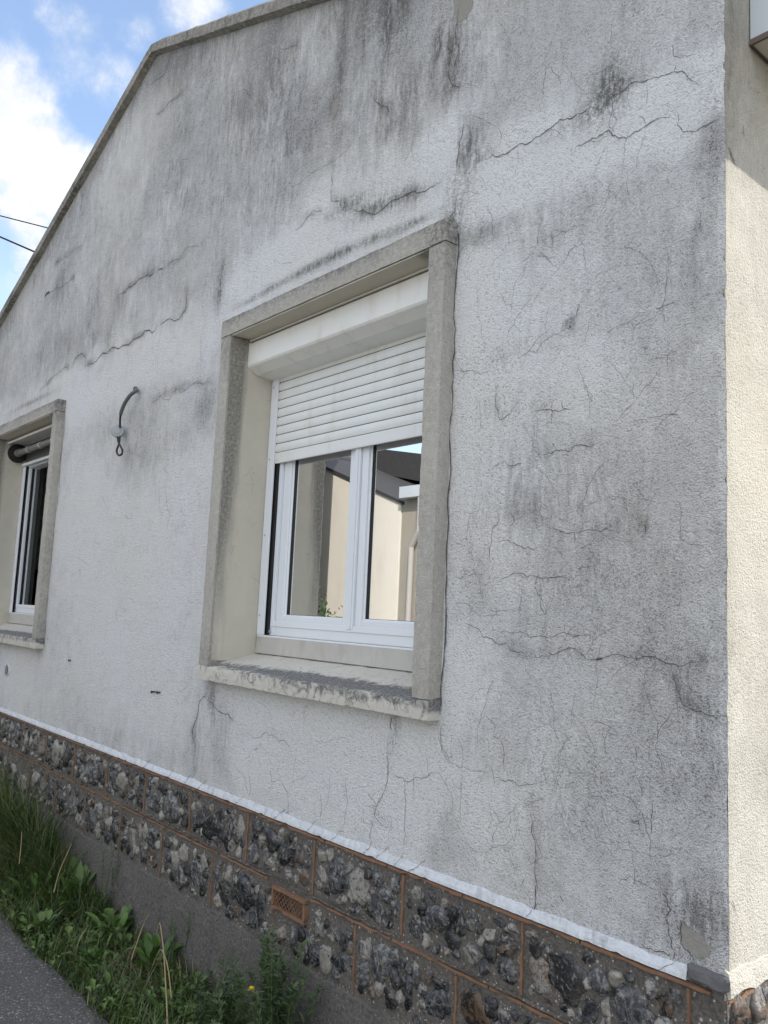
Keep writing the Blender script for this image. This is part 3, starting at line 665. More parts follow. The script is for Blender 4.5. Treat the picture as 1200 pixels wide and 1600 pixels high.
# ------------------------------------------------------------------ window surrounds and windows
def lint_st(x0, x1):
    def f(p):
        r = .12+.95*sstep(p.z, 2.585, 2.635)*(.75+.9*fn(p.x, 0, 2, 5))*(1 if p.y < 1.72 else .2)
        r += .6*sstep(p.x, x1-.16, x1)
        return (max(0, min(1, r)), 0, 0)
    return f
def jamb_st(p):
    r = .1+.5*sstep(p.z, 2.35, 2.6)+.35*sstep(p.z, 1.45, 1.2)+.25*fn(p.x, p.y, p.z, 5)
    return (max(0, min(1, r)), 0, 0)
def sill_st(xa, xb, yb_):
    def f(p):
        u = (p.y-1.65)/(yb_-1.65)
        r = 1.0*math.exp(-((u-.16)/.22)**2)*(.65+.5*sstep(p.x, xa, xa+.9)) if p.z > 1.19 else .30
        if u > .5: r = .15+.2*sstep(p.x, xb-.5, xb)
        return (max(0, min(1, r)), 0, 0)
    return f
def surround(xa, xb, xi0, xi1, parentname):
    # xa..xb outer, xi0..xi1 opening
    g = MB(); g.rough(xa, xb, 1.650, YW+.18, 2.566, 2.638, 'frame_concrete', attf=lint_st(xa, xb))
    s = g.build('window_surround', house)
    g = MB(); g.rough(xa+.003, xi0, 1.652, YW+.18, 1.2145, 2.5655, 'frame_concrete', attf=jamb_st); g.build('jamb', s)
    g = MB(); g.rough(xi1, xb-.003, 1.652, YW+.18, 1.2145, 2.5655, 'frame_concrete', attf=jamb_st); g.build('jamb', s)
    # painted linings of the reveal, 3 mm proud of the concrete
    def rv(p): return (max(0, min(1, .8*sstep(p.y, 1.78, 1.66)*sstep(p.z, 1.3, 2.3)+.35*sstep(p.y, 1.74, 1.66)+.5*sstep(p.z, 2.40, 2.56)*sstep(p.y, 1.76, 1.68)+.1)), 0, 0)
    g = MB()
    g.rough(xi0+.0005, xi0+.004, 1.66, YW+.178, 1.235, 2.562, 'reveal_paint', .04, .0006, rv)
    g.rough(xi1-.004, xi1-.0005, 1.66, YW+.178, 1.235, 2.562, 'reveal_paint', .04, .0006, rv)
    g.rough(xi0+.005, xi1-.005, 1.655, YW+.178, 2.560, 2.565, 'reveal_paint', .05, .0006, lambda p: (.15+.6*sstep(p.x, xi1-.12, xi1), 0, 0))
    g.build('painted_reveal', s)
    def shp(p):
        if p.z > 1.2: return (p.x, p.y, 1.213+(p.y-1.648)*.24+.003*fn(p.x, p.y, 0, 9))
        return p
    g = MB(); g.rough(xa-.006, xb+.002, 1.646, YW+.18, 1.158, 1.22, 'sill_paint', .02, .0018, sill_st(xa, xb, YW+.18), shp); 
    if True:
        def sf(x, z): return 1.644
        for q in range(9):
            x = random.uniform(xa+.05, xb-.03); z = 1.208
            pts = [(x, z)]
            for r in range(3): x += random.gauss(0, .012); z -= random.uniform(.008, .018); pts.append((x, z))
            ribbon(g, jag(pts, 2), random.uniform(.0012, .0026), 'crack_dark', sf, .002)
    g.build('sill', s)
    return s
s1 = surround(-3.063, -1.722, -2.982, -1.797, 'a')
s2 = surround(-6.350, -5.010, -6.270, -5.088, 'b')

def window(x0, x1, open_=False):
    # outer frame
    g = MB(); f0, f1 = x0+.028, x1-.028; zb, zt = 1.342, 2.44; yf = 1.888
    def fr(mb, a, b, c, d, wd, y0, y1, mat='white_pvc', wb=None):
        wb = wb or wd
        mb.box(a, a+wd, y0, y1, c, d, mat); mb.box(b-wd, b, y0, y1, c, d, mat)
        mb.box(a+wd, b-wd, y0+.0007, y1, c, c+wb, mat); mb.box(a+wd, b-wd, y0+.0007, y1, d-wd, d, mat)
    fr(g, f0, f1, zb, zt, .064, yf, yf+.07, wb=.05)
    # shallow step line round the frame
    fr(g, f0+.040, f1-.040, zb+.036, zt-.040, .022, yf-.004, yf-.0005)
    win = g.build('window', house, bevel=.003)
    xm = (x0+x1)/2
    if open_:
        g = MB(); g.box(f0+.0645, f0+.067, yf+.012, yf+.030, zb+.052, zt-.07, 'rubber_black'); g.box(f0+.0645, f0+.066, yf+.044, yf+.069, zb+.052, zt-.07, 'conduit_grey'); g.build('gasket', win)
    g = MB(); g.box(f0+.02, f0+.045, yf-.007, yf-.0012, zb+.010, zb+.020, 'grey_plastic'); g.build('drain_cap', win, bevel=.002)
    for k, (a, b) in enumerate(((f0+.066, xm-.004), (xm+.004, f1-.066))):
        c, d = zb+.052, zt-.066
        if open_ and k == 0: continue
        if not open_:
            g = MB(); fr(g, a, b, c, d, .050, yf+.004, yf+.066, wb=.030); fr(g, a+.043, b-.043, c+.024, d-.043, .016, yf+.013, yf+.05, wb=.010)
            sash = g.build('sash', win, bevel=.0035)
            g = MB(); fr(g, a+.0555, b-.0555, c+.031, d-.0555, .004, yf+.016, yf+.03, 'rubber_black'); g.build('gasket', sash)
            g = MB(); g.box(a+.055, b-.055, yf+.024, yf+.028, c+.028, d-.055, 'window_glass'); g.build('glass_pane', sash)
        else:
            # sash swung inwards, leaving the opening clear
            L = b-a; ang = math.radians(80) if k == 0 else math.radians(-80)
            g = MB(); fr(g, 0, L, c, d, .058, 0, .06, wb=.05); gg = MB(); gg.box(.055, L-.055, .02, .024, c+.045, d-.055, 'window_glass')
            for mb in (g, gg):
                nv = []
                for (x, y, z) in mb.v:
                    if k == 0: nv.append((a+.005+x*math.cos(ang)-y*math.sin(ang)+.06, yf+.03+x*math.sin(ang)+y*math.cos(ang), z))
                    else: xx = -(L-x); nv.append((b-.065+xx*math.cos(ang)-y*math.sin(ang), yf+.05+xx*math.sin(ang)+y*math.cos(ang), z))
                mb.v = nv
            sash = g.build('sash', win, bevel=.003); gg.build('glass_pane', sash)
    if not open_:
        g = MB(); g.box(xm-.018, xm+.018, yf-.006, yf+.003, zb+.045, zt-.07, 'white_pvc'); g.box(xm-.008, xm+.008, yf-.009, yf-.0065, zb+.047, zt-.07, 'white_pvc'); g.build('cover_strip', win, bevel=.003)
    # guide rails with a dark slot towards the frame
    for (a, b, c, d) in ((x0+.004, x0+.052, x0+.030, x0+.0515), (x1-.052, x1-.004, x1-.0515, x1-.030)):
        g = MB(); g.box(a, b, 1.862, 1.870, 1.342, 2.412, 'white_pvc'); 
        if a < xm: g.box(a, a+.012, 1.8705, 1.887, 1.342, 2.412, 'white_pvc'); g.box(a+.013, b+.012, 1.879, 1.8865, 1.344, 2.41, 'rubber_black')
        else: g.box(b-.012, b, 1.8705, 1.887, 1.342, 2.412, 'white_pvc'); g.box(a-.012, b-.013, 1.879, 1.8865, 1.344, 2.41, 'rubber_black')
        rl = g.build('guide_rail', win, bevel=.0015)
        for z in (1.42, 1.75, 2.07, 2.38):
            g = MB(); g.tube([((a+b)/2-.008, 1.8635, z), ((a+b)/2-.008, 1.8605, z)], .0042, 'metal_grey', 10)
            g.build('screw', rl)
    g = MB(); g.prism([(1.858, 1.268), (1.90, 1.268), (1.90, 1.3415), (1.866, 1.3415)], 'x', x0+.006, x1-.006, 'beige_strip'); g.box(x0+.006, x1-.006, 1.864, 1.887, 1.3345, 1.3412, 'white_pvc'); g.build('sill_strip', win, bevel=.001)
    return win
win1 = window(-2.980, -1.799)
win2 = window(-6.268, -5.090, True)
# right-hand shutter box and curtain
def shutter(x0, x1, win):
    g = MB()
    prof = [(1.740, 2.545), (1.738, 2.452), (1.744, 2.444), (1.788, 2.420), (1.865, 2.411), (1.885, 2.411), (1.885, 2.545)]
    g.prism(prof, 'x', x0+.010, x1-.010, 'box_pvc'); bx_ = g.build('shutter_box', win, bevel=.0015)
    g = MB(); g.box(x0+.012, x1-.012, 1.744, 1.884, 2.5455, 2.5515, 'brown_trim'); g.box(x0+.010, x1-.010, 1.737, 1.775, 2.552, 2.558, 'box_pvc'); g.build('box_lid_edge', bx_)
    for a, b in ((x0+.005, x0+.0095), (x1-.0095, x1-.005)): g = MB(); g.prism([(y-.002 if y < 1.8 else y, z+(.002 if z > 2.5 else -.002)) for y, z in prof], 'x', a, b, 'box_pvc'); g.build('box_end_cap', bx_)
    # one roller curtain: slats curve outwards, dark joints
    g = MB(); z = 2.052+.044; pitch = .0375; a, b = x0+.0535, x1-.0535
    g.prism([(1.868, 2.050), (1.867, 2.056), (1.867, 2.094), (1.872, 2.0945), (1.877, 2.0945), (1.877, 2.050)], 'x', a, b, 'shutter_pvc')
    while z < 2.44:
        pr = [(1.8725, z+.0022)]+[(1.8725-.0055*math.sin(math.pi*(.10+.80*q/6)), z+.0022+(pitch-.0034)*q/6) for q in range(7)]+[(1.8725, z+pitch-.0012), (1.878, z+pitch-.0012), (1.878, z+.0022)]
        g.prism(pr, 'x', a, b, 'shutter_pvc'); g.box(a, b, 1.8740, 1.8770, z-.0012, z+.0022, 'rubber_black'); z += pitch
    cu = g.build('roller_shutter', win, smooth=False)
    for x in (a+.012, a+.026): g = MB(); g.tube([(x, 1.8672, 2.062), (x, 1.8655, 2.062)], .002, 'metal_grey', 8); g.build('screw', cu)
shutter(-2.980, -1.799, win1)
# left window: the roller box has lost its cover, the tube shows
g = MB()
x0, x1 = -6.268, -5.09
cap = [(1.742, 2.545), (1.740, 2.47), (1.76, 2.43), (1.80, 2.408), (1.87, 2.402), (1.885, 2.402), (1.885, 2.545)]
g.prism(cap, 'x', x0+.004, x0+.009, 'beige_strip'); g.prism(cap, 'x', x1-.009, x1-.004, 'beige_strip'); g.box(x0+.010, x1-.010, 1.872, 1.886, 2.402, 2.54, 'conduit_grey')
g.box(x0+.010, x1-.010, 1.742, 1.87, 2.541, 2.546, 'box_pvc'); g.box(x0+.010, x1-.010, 1.738, 1.744, 2.530, 2.546, 'box_pvc')
bx2 = g.build('open_shutter_box', win2)
for xa in (x0+.010, x1-.022): g = MB(); g.tube([(xa, 1.812, 2.475), (xa+.012, 1.812, 2.475)], .068, 'rubber_black', 28); g.build('end_disc', bx2)
g = MB(); g.tube([(x0+.023, 1.812, 2.475), (x0+.07, 1.812, 2.475), (x0+.071, 1.812, 2.475), (x1-.023, 1.812, 2.475)], [.028, .028, .021, .021], 'tube_grey', 20)
for q in range(4): g.tube([(x0+.25+q*.25, 1.812, 2.475), (x0+.28+q*.25, 1.812, 2.475)], .0235, 'metal_grey', 16)
g.build('roller_tube', bx2, smooth=False)
g = MB(); g.prism([(1.850, 2.385), (1.885, 2.385), (1.885, 2.4015), (1.845, 2.4015)], 'x', x0+.012, x1-.012, 'shutter_pvc'); g.build('lower_lip', bx2)

# crack between the right jamb of the near window and the wall: a dark open joint
g = MB()
jp = [(-1.7170, 2.60), (-1.7165, 2.5), (-1.716, 2.3), (-1.7165, 2.1), (-1.716, 1.9), (-1.7165, 1.7), (-1.716, 1.5), (-1.7165, 1.3), (-1.717, 1.2)]
ribbon(g, jag(jp, 3, .05), .005, 'crack_dark', wy, .0035, False)
g.build('joint_crack', s1); g = MB()
ribbon(g, jag([(-3.066, 2.55), (-3.067, 2.2), (-3.067, 1.8), (-3.067, 1.4)], 3, .05), .0015, 'crack_faint', wy, .003)
g.build('joint_crack', s1); g = MB()
ribbon(g, jag([(-5.004, 2.55), (-5.005, 2.2), (-5.004, 1.8), (-5.005, 1.4), (-5.004, 1.17)], 3, .05), .004, 'crack_dark', wy, .0035, False)
g.build('joint_crack', s2)
g = MB()
yy = lambda x, z: 1.6515
ribbon(g, jag([(-1.799, 2.563), (-1.775, 2.59), (-1.765, 2.60), (-1.758, 2.63)], 2), .0018, 'crack_dark', yy, .003); ribbon(g, jag([(-1.797, 2.562), (-1.76, 2.566), (-1.723, 2.567)], 2, .08), .0022, 'crack_dark', yy, .003)
g.build('lintel_crack', s1)

# ------------------------------------------------------------------ plinth: flint panels between terracotta strips
g = MB()
def grid_y(mb, x0, x1, z0, z1, y, st, amp, mat):
    nx = int((x1-x0)/st); nz = max(2, int((z1-z0)/st)); vs = []
    for j in range(nz+1):
        for i in range(nx+1):
            x = x0+(x1-x0)*i/nx; z = z0+(z1-z0)*j/nz
            vs.append((x, y+amp*(fn(x, 0, z, 12)+.6*fn(x, 1, z, 38)+.4*fn(x, 2, z, 80)), z))
    mb.add(vs, [(j*(nx+1)+i, j*(nx+1)+i+1, (j+1)*(nx+1)+i+1, (j+1)*(nx+1)+i) for j in range(nz) for i in range(nx)], mat)
grid_y(g, XL, XC, .305, .727, 1.700, .014, .0035, 'flint_mortar')
vs = []; ny_ = 90; nz = 34
for i in range(ny_+1):
    y = 1.697+9*((i/ny_)**2)
    for j in range(nz+1):
        z = .0+.727*j/nz; vs.append((XC+.004*fn(0, y, z, 12)+.003*fn(2, y, z, 38), y, z))
g.add(vs, [(i*(nz+1)+j, (i+1)*(nz+1)+j, (i+1)*(nz+1)+j+1, i*(nz+1)+j+1) for i in range(ny_) for j in range(nz)], 'flint_mortar')
topx = [-.964, -1.405, -1.845, -2.278, -2.690, -3.125, -3.545, -3.965, -4.39, -4.81, -5.23, -5.65, -6.07, -6.49, -6.91]
botx = [-.99+.0, -1.186-.435*0, -1.625, -2.050, -2.495, -2.922, -3.35, -3.77, -4.19, -4.61, -5.03, -5.45, -5.87, -6.29, -6.71, -7.13]
botx = [-1.19, -1.625, -2.050, -2.495, -2.922, -3.35, -3.77, -4.19, -4.61, -5.03, -5.45, -5.87, -6.29, -6.71, -7.13]
def strip(x0, x1, z0, z1, y0=1.6935, mat='terracotta'):
    g.rough(x0, x1, y0, 1.72, z0, z1, mat, .02, .0025)
for x in topx: strip(x-.0055, x+.0055, .532, .712)
for x in botx: strip(x-.005, x+.005, .315, .514)
x = XL+.02
while x < -1.25:
    L = random.uniform(.22, .45)
    if not (-2.52 < x+L*.5 < -2.28):
        strip(x, min(x+L-.003, -1.17), .517, .528, 1.691)
    x += L
x = XL+.02
while x < XC-.04:                                             # ledge under the skirting
    L = random.uniform(.2, .5); strip(x, min(x+L-.003, XC-.03), .713, .7235, 1.688, 'terracotta'); x += L
# mortar haunch over the middle strip
x = XL+.05
while x < -1.0:
    L = random.uniform(.10, .32)
    if random.random() < .75:
        g.rough(x, x+L, 1.688, 1.705, .5295, .538+random.uniform(0, .004), 'flint_mortar', .02, .004)
    x += L
g.rough(-1.17, XC-.02, 1.690, 1.705, .512, .540, 'flint_mortar', .02, .006)
# flints
def ico():
    import bmesh
    bm = bmesh.new(); bmesh.ops.create_icosphere(bm, subdivisions=3, radius=1); vs = [v.co.copy() for v in bm.verts]; fs = [tuple(v.index for v in f.verts) for f in bm.faces]; bm.free(); return vs, fs
IV, IF = ico()
def flint(mb, c, rx, rz, prot, axis='y'):
    sd_ = random.random()*90; rot = random.uniform(0, 6.28); rid = random.random(); brown = 1. if random.random() < .12 else 0.
    vs = []; at = []
    cut = random.uniform(.40, .9); tl = random.uniform(-.5, .5); tl2 = random.uniform(-.5, .5); rt = random.gauss(0, .55)
    for v in IV:
        k = 1+.45*noise.noise(v*1.2+Vector((sd_, 0, 0)))+.20*noise.noise(v*2.6+Vector((0, sd_, 0)))+.12*noise.noise(v*6+Vector((0, 0, sd_)))
        p = v*k
        out = p.y+0
        lim = cut+tl*p.x+tl2*p.z
        rim = 1. if -p.y < lim*.55 else max(0, 1-(-p.y-lim*.55)/.25)
        if -p.y > lim: p.y = -lim-.06*noise.noise(v*5+Vector((sd_, 3, 0)))
        x_ = p.x*math.cos(rt)-p.z*math.sin(rt)*1.2; z_ = p.x*math.sin(rt)*.8+p.z*math.cos(rt)
        if axis == 'y': q = (c[0]+x_*rx, c[1]+p.y*prot, c[2]+z_*rz)
        else: q = (c[0]-p.y*prot, c[1]+x_*rx, c[2]+z_*rz)
        vs.append(q); at.append((rid, rim*(.8 if rid > .6 else .25), brown))
    mb.add(vs, IF, 'flint', at)
def fill(x0, x1, z0, z1, n, skip=None):
    pl = []; tries = 0
    while len(pl) < n and tries < 900:
        tries += 1
        big = max(.35, 1-tries/500)
        rz = random.uniform(.020, .066)*big+.004; rx = rz*random.uniform(.55, 1.1)
        x = random.uniform(x0+rx, x1-rx) if x1-x0 > 2*rx else None; z = random.uniform(z0+rz, z1-rz) if z1-z0 > 2*rz else None
        if x is None or z is None: continue
        if skip and skip[0]-rx < x < skip[1]+rx and skip[2]-rz < z < skip[3]+rz: continue
        if all(((x-a)/(rx+ra))**2+((z-b)/(rz+rb))**2 > .70 for a, b, ra, rb in pl):
            pl.append((x, z, rx, rz)); flint(g, (x, 1.704, z), rx, rz, random.uniform(.012, .022)+.12*rx)
AB = (-2.497, -2.300, .437, .514)
for i, x in enumerate(topx):
    xl = topx[i+1] if i+1 < len(topx) else XL
    fill(xl+.012, x-.012, .540, .706, 27 if x > -5.7 else 8)
for i, x in enumerate(botx):
    xl = botx[i+1] if i+1 < len(botx) else XL
    fill(xl+.012, x-.012, .318, .506, 25 if x > -4.8 else 6, AB)
fill(-1.178, XC-.03, .30, .50, 20)
fill(-1.7, -1.19, .26, .33, 8)
for k in range(70):
    y = 1.74+random.random()**1.5*3; z = random.uniform(.33, .69); r = random.uniform(.02, .045)
    flint(g, (XC-.004, y, z), r*random.uniform(.5, .9), r, random.uniform(.014, .03), 'x')
pl = g.build('flint_plinth', house)
# skirting drip: painted lip that covers the joint
g = MB(); n = 420; vs = []; at = []
XS = -.965
for i in range(n+1):
    x = XL+(XS-XL)*i/n; ch = .004*fn(x, 0, 0, 12)+.003*fn(x, 0, 3, 45)
    low = max(0, fn(x, 7, 0, 26)-.25)*.012
    for (y, z) in ((YW+.006, .754+ch*1.2), (YW-.0030, .749+ch*1.2), (YW-.009+ch*.5, .734+low), (YW-.010+ch*.5, .7262+low), (YW+.006, .7255)):
        vs.append((x, y, z)); at.append((0, 0, 0))
g.add(vs, [(i*5+k, i*5+k+1, (i+1)*5+k+1, (i+1)*5+k) for i in range(n) for k in range(4)], 'skirt_paint', at)
for px, py in ((318, 1222), (378, 1250), (232, 1196), (160, 1168), (175, 1173), (150, 1162), (205, 1186), (440, 1272), (490, 1292), (530, 1308), (578, 1325), (600, 1336), (626, 1346), (655, 1358), (835, 1425), (1052, 1512), (296, 1215), (270, 1206), (120, 1152)):
    x, z = W(px, py); o = random.uniform(.012, .03)
    for q in range(1): ribbon(g, jag([(x-o, .728), (x-.3*o, .742), (x+o*.8, .768)], 2), random.uniform(.0008, .0024), 'crack_dark', lambda x, z: YW-.0095+(z-.734)*.28, .002, False)
sk = g.build('skirting_lip', house)
g = MB(); g.rough(XS+.0005, XC+.006, YW-.013, YW+.01, .7265, .762, 'bare_skirt', .010, .007); g.build('bare_skirting', sk)
g = MB(); n = 110; vs = []
for i in range(n+1):
    y = 1.700+9*((i/n)**2); ch = .009*fn(0, y, 0, 14)+.006*fn(0, y, 3, 40)
    for (x, z) in ((XC-.006, .772+ch), (XC+.0035, .766+ch), (XC+.008+ch*.6, .740+ch), (XC+.009+ch*.6, .722+ch*1.6), (XC-.006, .712)):
        vs.append((x, y, z))
g.add(vs, [(i*5+k, (i+1)*5+k, (i+1)*5+k+1, i*5+k+1) for i in range(n) for k in range(4)]+[(0, 1, 2, 3, 4)], 'cream_render', (.1, .3, 0)); g.build('skirting_lip', house)
g = MB(); g.rough(XC-.004, XC+.010, 1.696, 1.80, .706, .717, 'terracotta', .015, .006); g.build('corner_tile', pl)
# footing
g = MB(); nx = 330; vs = []
for i in range(nx+1):
    x = XL+(XC-XL)*i/nx; e = .010*fn(x, 0, 0, 3)+.008*fn(x, 0, 0, 13)
    for (y, z) in ((YW+.01, .318+e), (YW-.008, .306+e), (YW-.014+.005*fn(x, 0, .2, 8), .25), (YW-.016+.005*fn(x, 0, .1, 8), .17), (YW-.018+.005*fn(x, 0, 0, 8), .08), (YW-.02, -.05)):
        vs.append((x, y, z))
g.add(vs, [(i*6+k, i*6+k+1, (i+1)*6+k+1, (i+1)*6+k) for i in range(nx) for k in range(5)], 'footing_concrete')
for x in (-2.35, -2.87, -3.3, -3.72, -1.9, -4.1, -4.5):
    ribbon(g, jag([(x, .30), (x+.005, .2), (x-.004, .08), (x, .0)], 3, .04), .0035, 'crack_dark', lambda x, z: YW-.0175, .006, False)
g.build('footing', house)
# terracotta air brick
g = MB(); a, b, c, d = AB
g.rough(a, b, 1.684, 1.72, d-.013, d, 'terracotta', .015, .002); g.rough(a, b, 1.684, 1.72, c, c+.013, 'terracotta', .015, .002)
g.rough(a, a+.011, 1.6845, 1.72, c+.0132, d-.0132, 'terracotta', .015, .002); g.rough(b-.011, b, 1.6845, 1.72, c+.0132, d-.0132, 'terracotta', .015, .002)
av = g.build('air_brick', house)
g = MB(); g.box(a+.011, b-.011, 1.7005, 1.72, c+.013, d-.013, 'rubber_black')
x = a+.0-.02
zc0, zc1 = c+.0133, d-.0133
k = 0
while x < b:
    for s, y in ((1, 1.690), (-1, 1.6932)):
        p0 = (x, zc0 if s > 0 else zc1); p1 = (x+(zc1-zc0), zc1 if s > 0 else zc0)
        # clip to the brick
        def cl(p, q):
            (xa, za), (xb, zb) = p, q
            lo, hi = a+.0115, b-.0115
            if xa < lo: t_ = (lo-xa)/(xb-xa); xa, za = lo, za+(zb-za)*t_
            if xb > hi: t_ = (hi-xa)/(xb-xa); xb, zb = hi, za+(zb-za)*t_
            return (xa, za), (xb, zb)
        if p1[0] > a+.014 and p0[0] < b-.014:
            q0, q1 = cl(p0, p1)
            if q1[0]-q0[0] > .004: g.tube([(q0[0], y+random.uniform(0, .002), q0[1]), ((q0[0]+q1[0])/2, y+.001, (q0[1]+q1[1])/2+random.uniform(-.002, .002)), (q1[0], y, q1[1])], random.uniform(.0014, .0021), 'terracotta', 5)
    x += .019
g.build('lattice', av)
# small fittings on the wall
vx, vz = W(12, 1047)
g = MB(); g.tube([(vx, YW+.004, vz), (vx, YW-.006, vz)], .040, 'skirt_paint', 28); vv = g.build('round_vent', house, bevel=.002)
g = MB(); g.tube([(vx, YW-.0065, vz), (vx, YW-.008, vz)], .030, 'dark_metal', 24)
for q in range(5): g.box(vx-.024, vx+.024, YW-.0105, YW-.0082, vz-.020+q*.010-.0018, vz-.020+q*.010+.0018, 'grey_plastic')
g.build('grille', vv)
for (px, py, r) in ((111, 1032, .006), (241, 1081, .006), (250, 1082, .006)):
    x, z = W(px, py); g = MB(); g.tube([(x, YW+.003, z), (x, YW-.010, z)], r*.6, 'dark_metal', 8); g.tube([(x, YW-.0102, z), (x, YW-.015, z)], r, 'dark_metal', 10); g.build('wall_bolt', house)
x, z = W(245.5, 1081); g = MB(); g.box(x-.015, x+.015, YW-.010, YW-.006, z-.0025, z+.0025, 'dark_metal'); g.build('wall_hook', house)

# rooms behind the windows
g = MB()
def room(x0, x1, y1):
    z0, z1, y0 = .78, 2.72, 2.035
    g.add([(x0, y0, z0), (x1, y0, z0), (x1, y1, z0), (x0, y1, z0)], [(0, 1, 2, 3)], 'interior_floor')
    g.add([(x0, y0, z1), (x1, y0, z1), (x1, y1, z1), (x0, y1, z1)], [(3, 2, 1, 0)], 'interior_wall')
    g.add([(x0, y1, z0), (x1, y1, z0), (x1, y1, z1), (x0, y1, z1)], [(3, 2, 1, 0)], 'interior_wall')
    for x in (x0, x1): g.add([(x, y0, z0), (x, y1, z0), (x, y1, z1), (x, y0, z1)], [(0, 1, 2, 3)], 'interior_wall')
room(-7.0, -4.62, 5.4); room(-4.5, -1.2, 5.6)
g.build('room_walls', house)

# furniture glimpsed inside
g = MB(); cab = empty('wooden_cabinet', (-6.75, 2.6, .78), 'dark red wooden cabinet glimpsed through the open left window', 'cabinet')
g.box(-6.98, -6.5, 2.12, 3.1, .86, 1.64, 'dark_red_wood'); g.build('carcass', cab, bevel=.006)
g = MB(); g.box(-6.498, -6.482, 2.14, 2.60, .9, 1.60, 'dark_red_wood'); d1 = g.build('door', cab, bevel=.004)
g = MB(); g.box(-6.498, -6.482, 2.615, 3.08, .9, 1.60, 'dark_red_wood'); d2 = g.build('door', cab, bevel=.004)
for y, d_ in ((2.57, d1), (2.65, d2)):
    g = MB(); g.tube([(-6.482, y, 1.3), (-6.46, y, 1.3)], .010, 'metal_grey', 10); g.build('knob', d_)
g = MB(); g.box(-7.0, -6.48, 2.1, 3.12, 1.6405, 1.66, 'dark_red_wood'); g.build('top', cab, bevel=.004)
g = MB(); g.box(-6.97, -6.52, 2.14, 3.06, .781, .8595, 'dark_red_wood'); g.build('base', cab)
g = MB()                                                      # thin hanging ornament
g.tube([(-3.345, 2.30, 2.10), (-3.350, 2.30, 2.06), (-3.343, 2.30, 2.0)], .006, 'dark_red_wood', 6)
g.tube([(-3.372, 2.30, 2.06), (-3.375, 2.30, 2.0)], .004, 'dark_red_wood', 6)
g.tube([(-3.355, 2.30, 2.005), (-3.362, 2.30, 1.96), (-3.377, 2.30, 1.92), (-3.395, 2.30, 1.89)], [.006, .015, .011, .002], 'dark_red_wood', 8)
g.tube([(-3.345, 2.30, 2.10), (-3.345, 2.30, 2.70)], .0012, 'cable_black', 5)
tag(g.build('hanging_ornament', smooth=True), 'thin dark reddish ornament hanging inside behind the left pane of the near window', 'ornament')
g = MB(); vs = []; n = 60
for i in range(n+1):
    x = -4.35+.85*i/n
    y = 2.55+.03*math.sin(i*.9)+.015*math.sin(i*2.3)
    vs += [(x, y, .9), (x, y, 2.62)]
g.add(vs, [(2*i, 2*i+1, 2*i+3, 2*i+2) for i in range(n)], 'curtain_grey')
cu = g.build('curtain', smooth=True); sm = cu.modifiers.new('thickness', 'SOLIDIFY'); sm.thickness = .004
tag(cu, 'pale grey green curtain hanging inside the near window', 'curtain')

# ------------------------------------------------------------------ cable with a round clamp on the wall
cb = empty('wall_cable', (W(213, 609)[0], YW, W(213, 609)[1]), 'short grey and black cable with a round clamp and loop hanging from the wall', 'cable')
def P3(px, py, y): d = ray(px, py); t_ = y/d.y; return (d.x*t_, y, d.z*t_+CZ)
def smoothp(pts, n=6):
    pts = [Vector(p) for p in pts]; out = []
    for i in range(len(pts)-1):
        p0 = pts[max(0, i-1)]; p1 = pts[i]; p2 = pts[i+1]; p3 = pts[min(len(pts)-1, i+2)]
        for k in range(n):
            t_ = k/n; out.append(.5*((2*p1)+(p2-p0)*t_+(2*p0-5*p1+4*p2-p3)*t_*t_+(3*p1-p0-3*p2+p3)*t_**3))
    out.append(pts[-1]); return out
g = MB(); g.tube(smoothp([P3(213, 608, 1.705), P3(212, 611, 1.672), P3(204, 617, 1.655), P3(195, 630, 1.650), P3(190, 642, 1.650), P3(188.5, 648, 1.651)]), .0095, 'conduit_grey', 12); sl = g.build('sleeve', cb, smooth=True)
g = MB(); g.tube(smoothp([P3(188.5, 647, 1.651), P3(187.6, 656, 1.653), P3(187.4, 668, 1.655)]), .0058, 'cable_black', 10)
g.tube(smoothp([P3(183.5, 682, 1.655), P3(185.2, 691, 1.655), P3(188, 697, 1.653), P3(191, 703, 1.652), P3(190.5, 709, 1.652), P3(187, 711.5, 1.652), P3(183.3, 709, 1.652), P3(182.5, 703, 1.653), P3(185, 696, 1.657), P3(186.6, 690, 1.660), P3(187.2, 682, 1.660)]), .0052, 'cable_black', 10)
g.build('black_cable', cb, smooth=True)
c = Vector(P3(184, 673.5, 1.657)); c2 = Vector(P3(184, 673.5, 1.657))+Vector((0, -.034, 0))
ax = Vector((.84, -.52, -.10)).normalized()
g = MB(); g.tube([c-ax*.022, c-ax*.016, c+ax*.010, c+ax*.016], [.027, .034, .034, .029], 'grey_plastic', 32); g.tube([c+ax*.0162, c+ax*.019], [.018, .016], 'grey_plastic', 20)
g.build('round_clamp', cb, bevel=.001)
g = MB(); g.tube([(W(213, 608)[0], YW+.002, W(213, 608)[1]), (W(213, 608)[0], YW-.012, W(213, 608)[1])], .012, 'dark_metal', 12); g.build('wall_plug', cb)
# overhead wires beyond the roof
for k, (p, q, lb) in enumerate((((-12.0, 2.934, 6.688), (-11.56, 3.48, 6.543), 'upper thin black overhead wire passing behind the roof edge'), ((-12.017, 2.967, 6.397), (-11.686, 3.397, 6.192), 'lower and thicker black overhead wire passing behind the roof edge'))):
    p, q = Vector(p), Vector(q); d = (q-p)
    pts = [p+d*(t_/8.) for t_ in range(-80, 60, 4)]
    g = MB(); g.tube(pts, .0085 if k == 0 else .0125, 'cable_black', 8)
    tag(g.build('overhead_wire'), lb, 'wire', 'overhead wires')

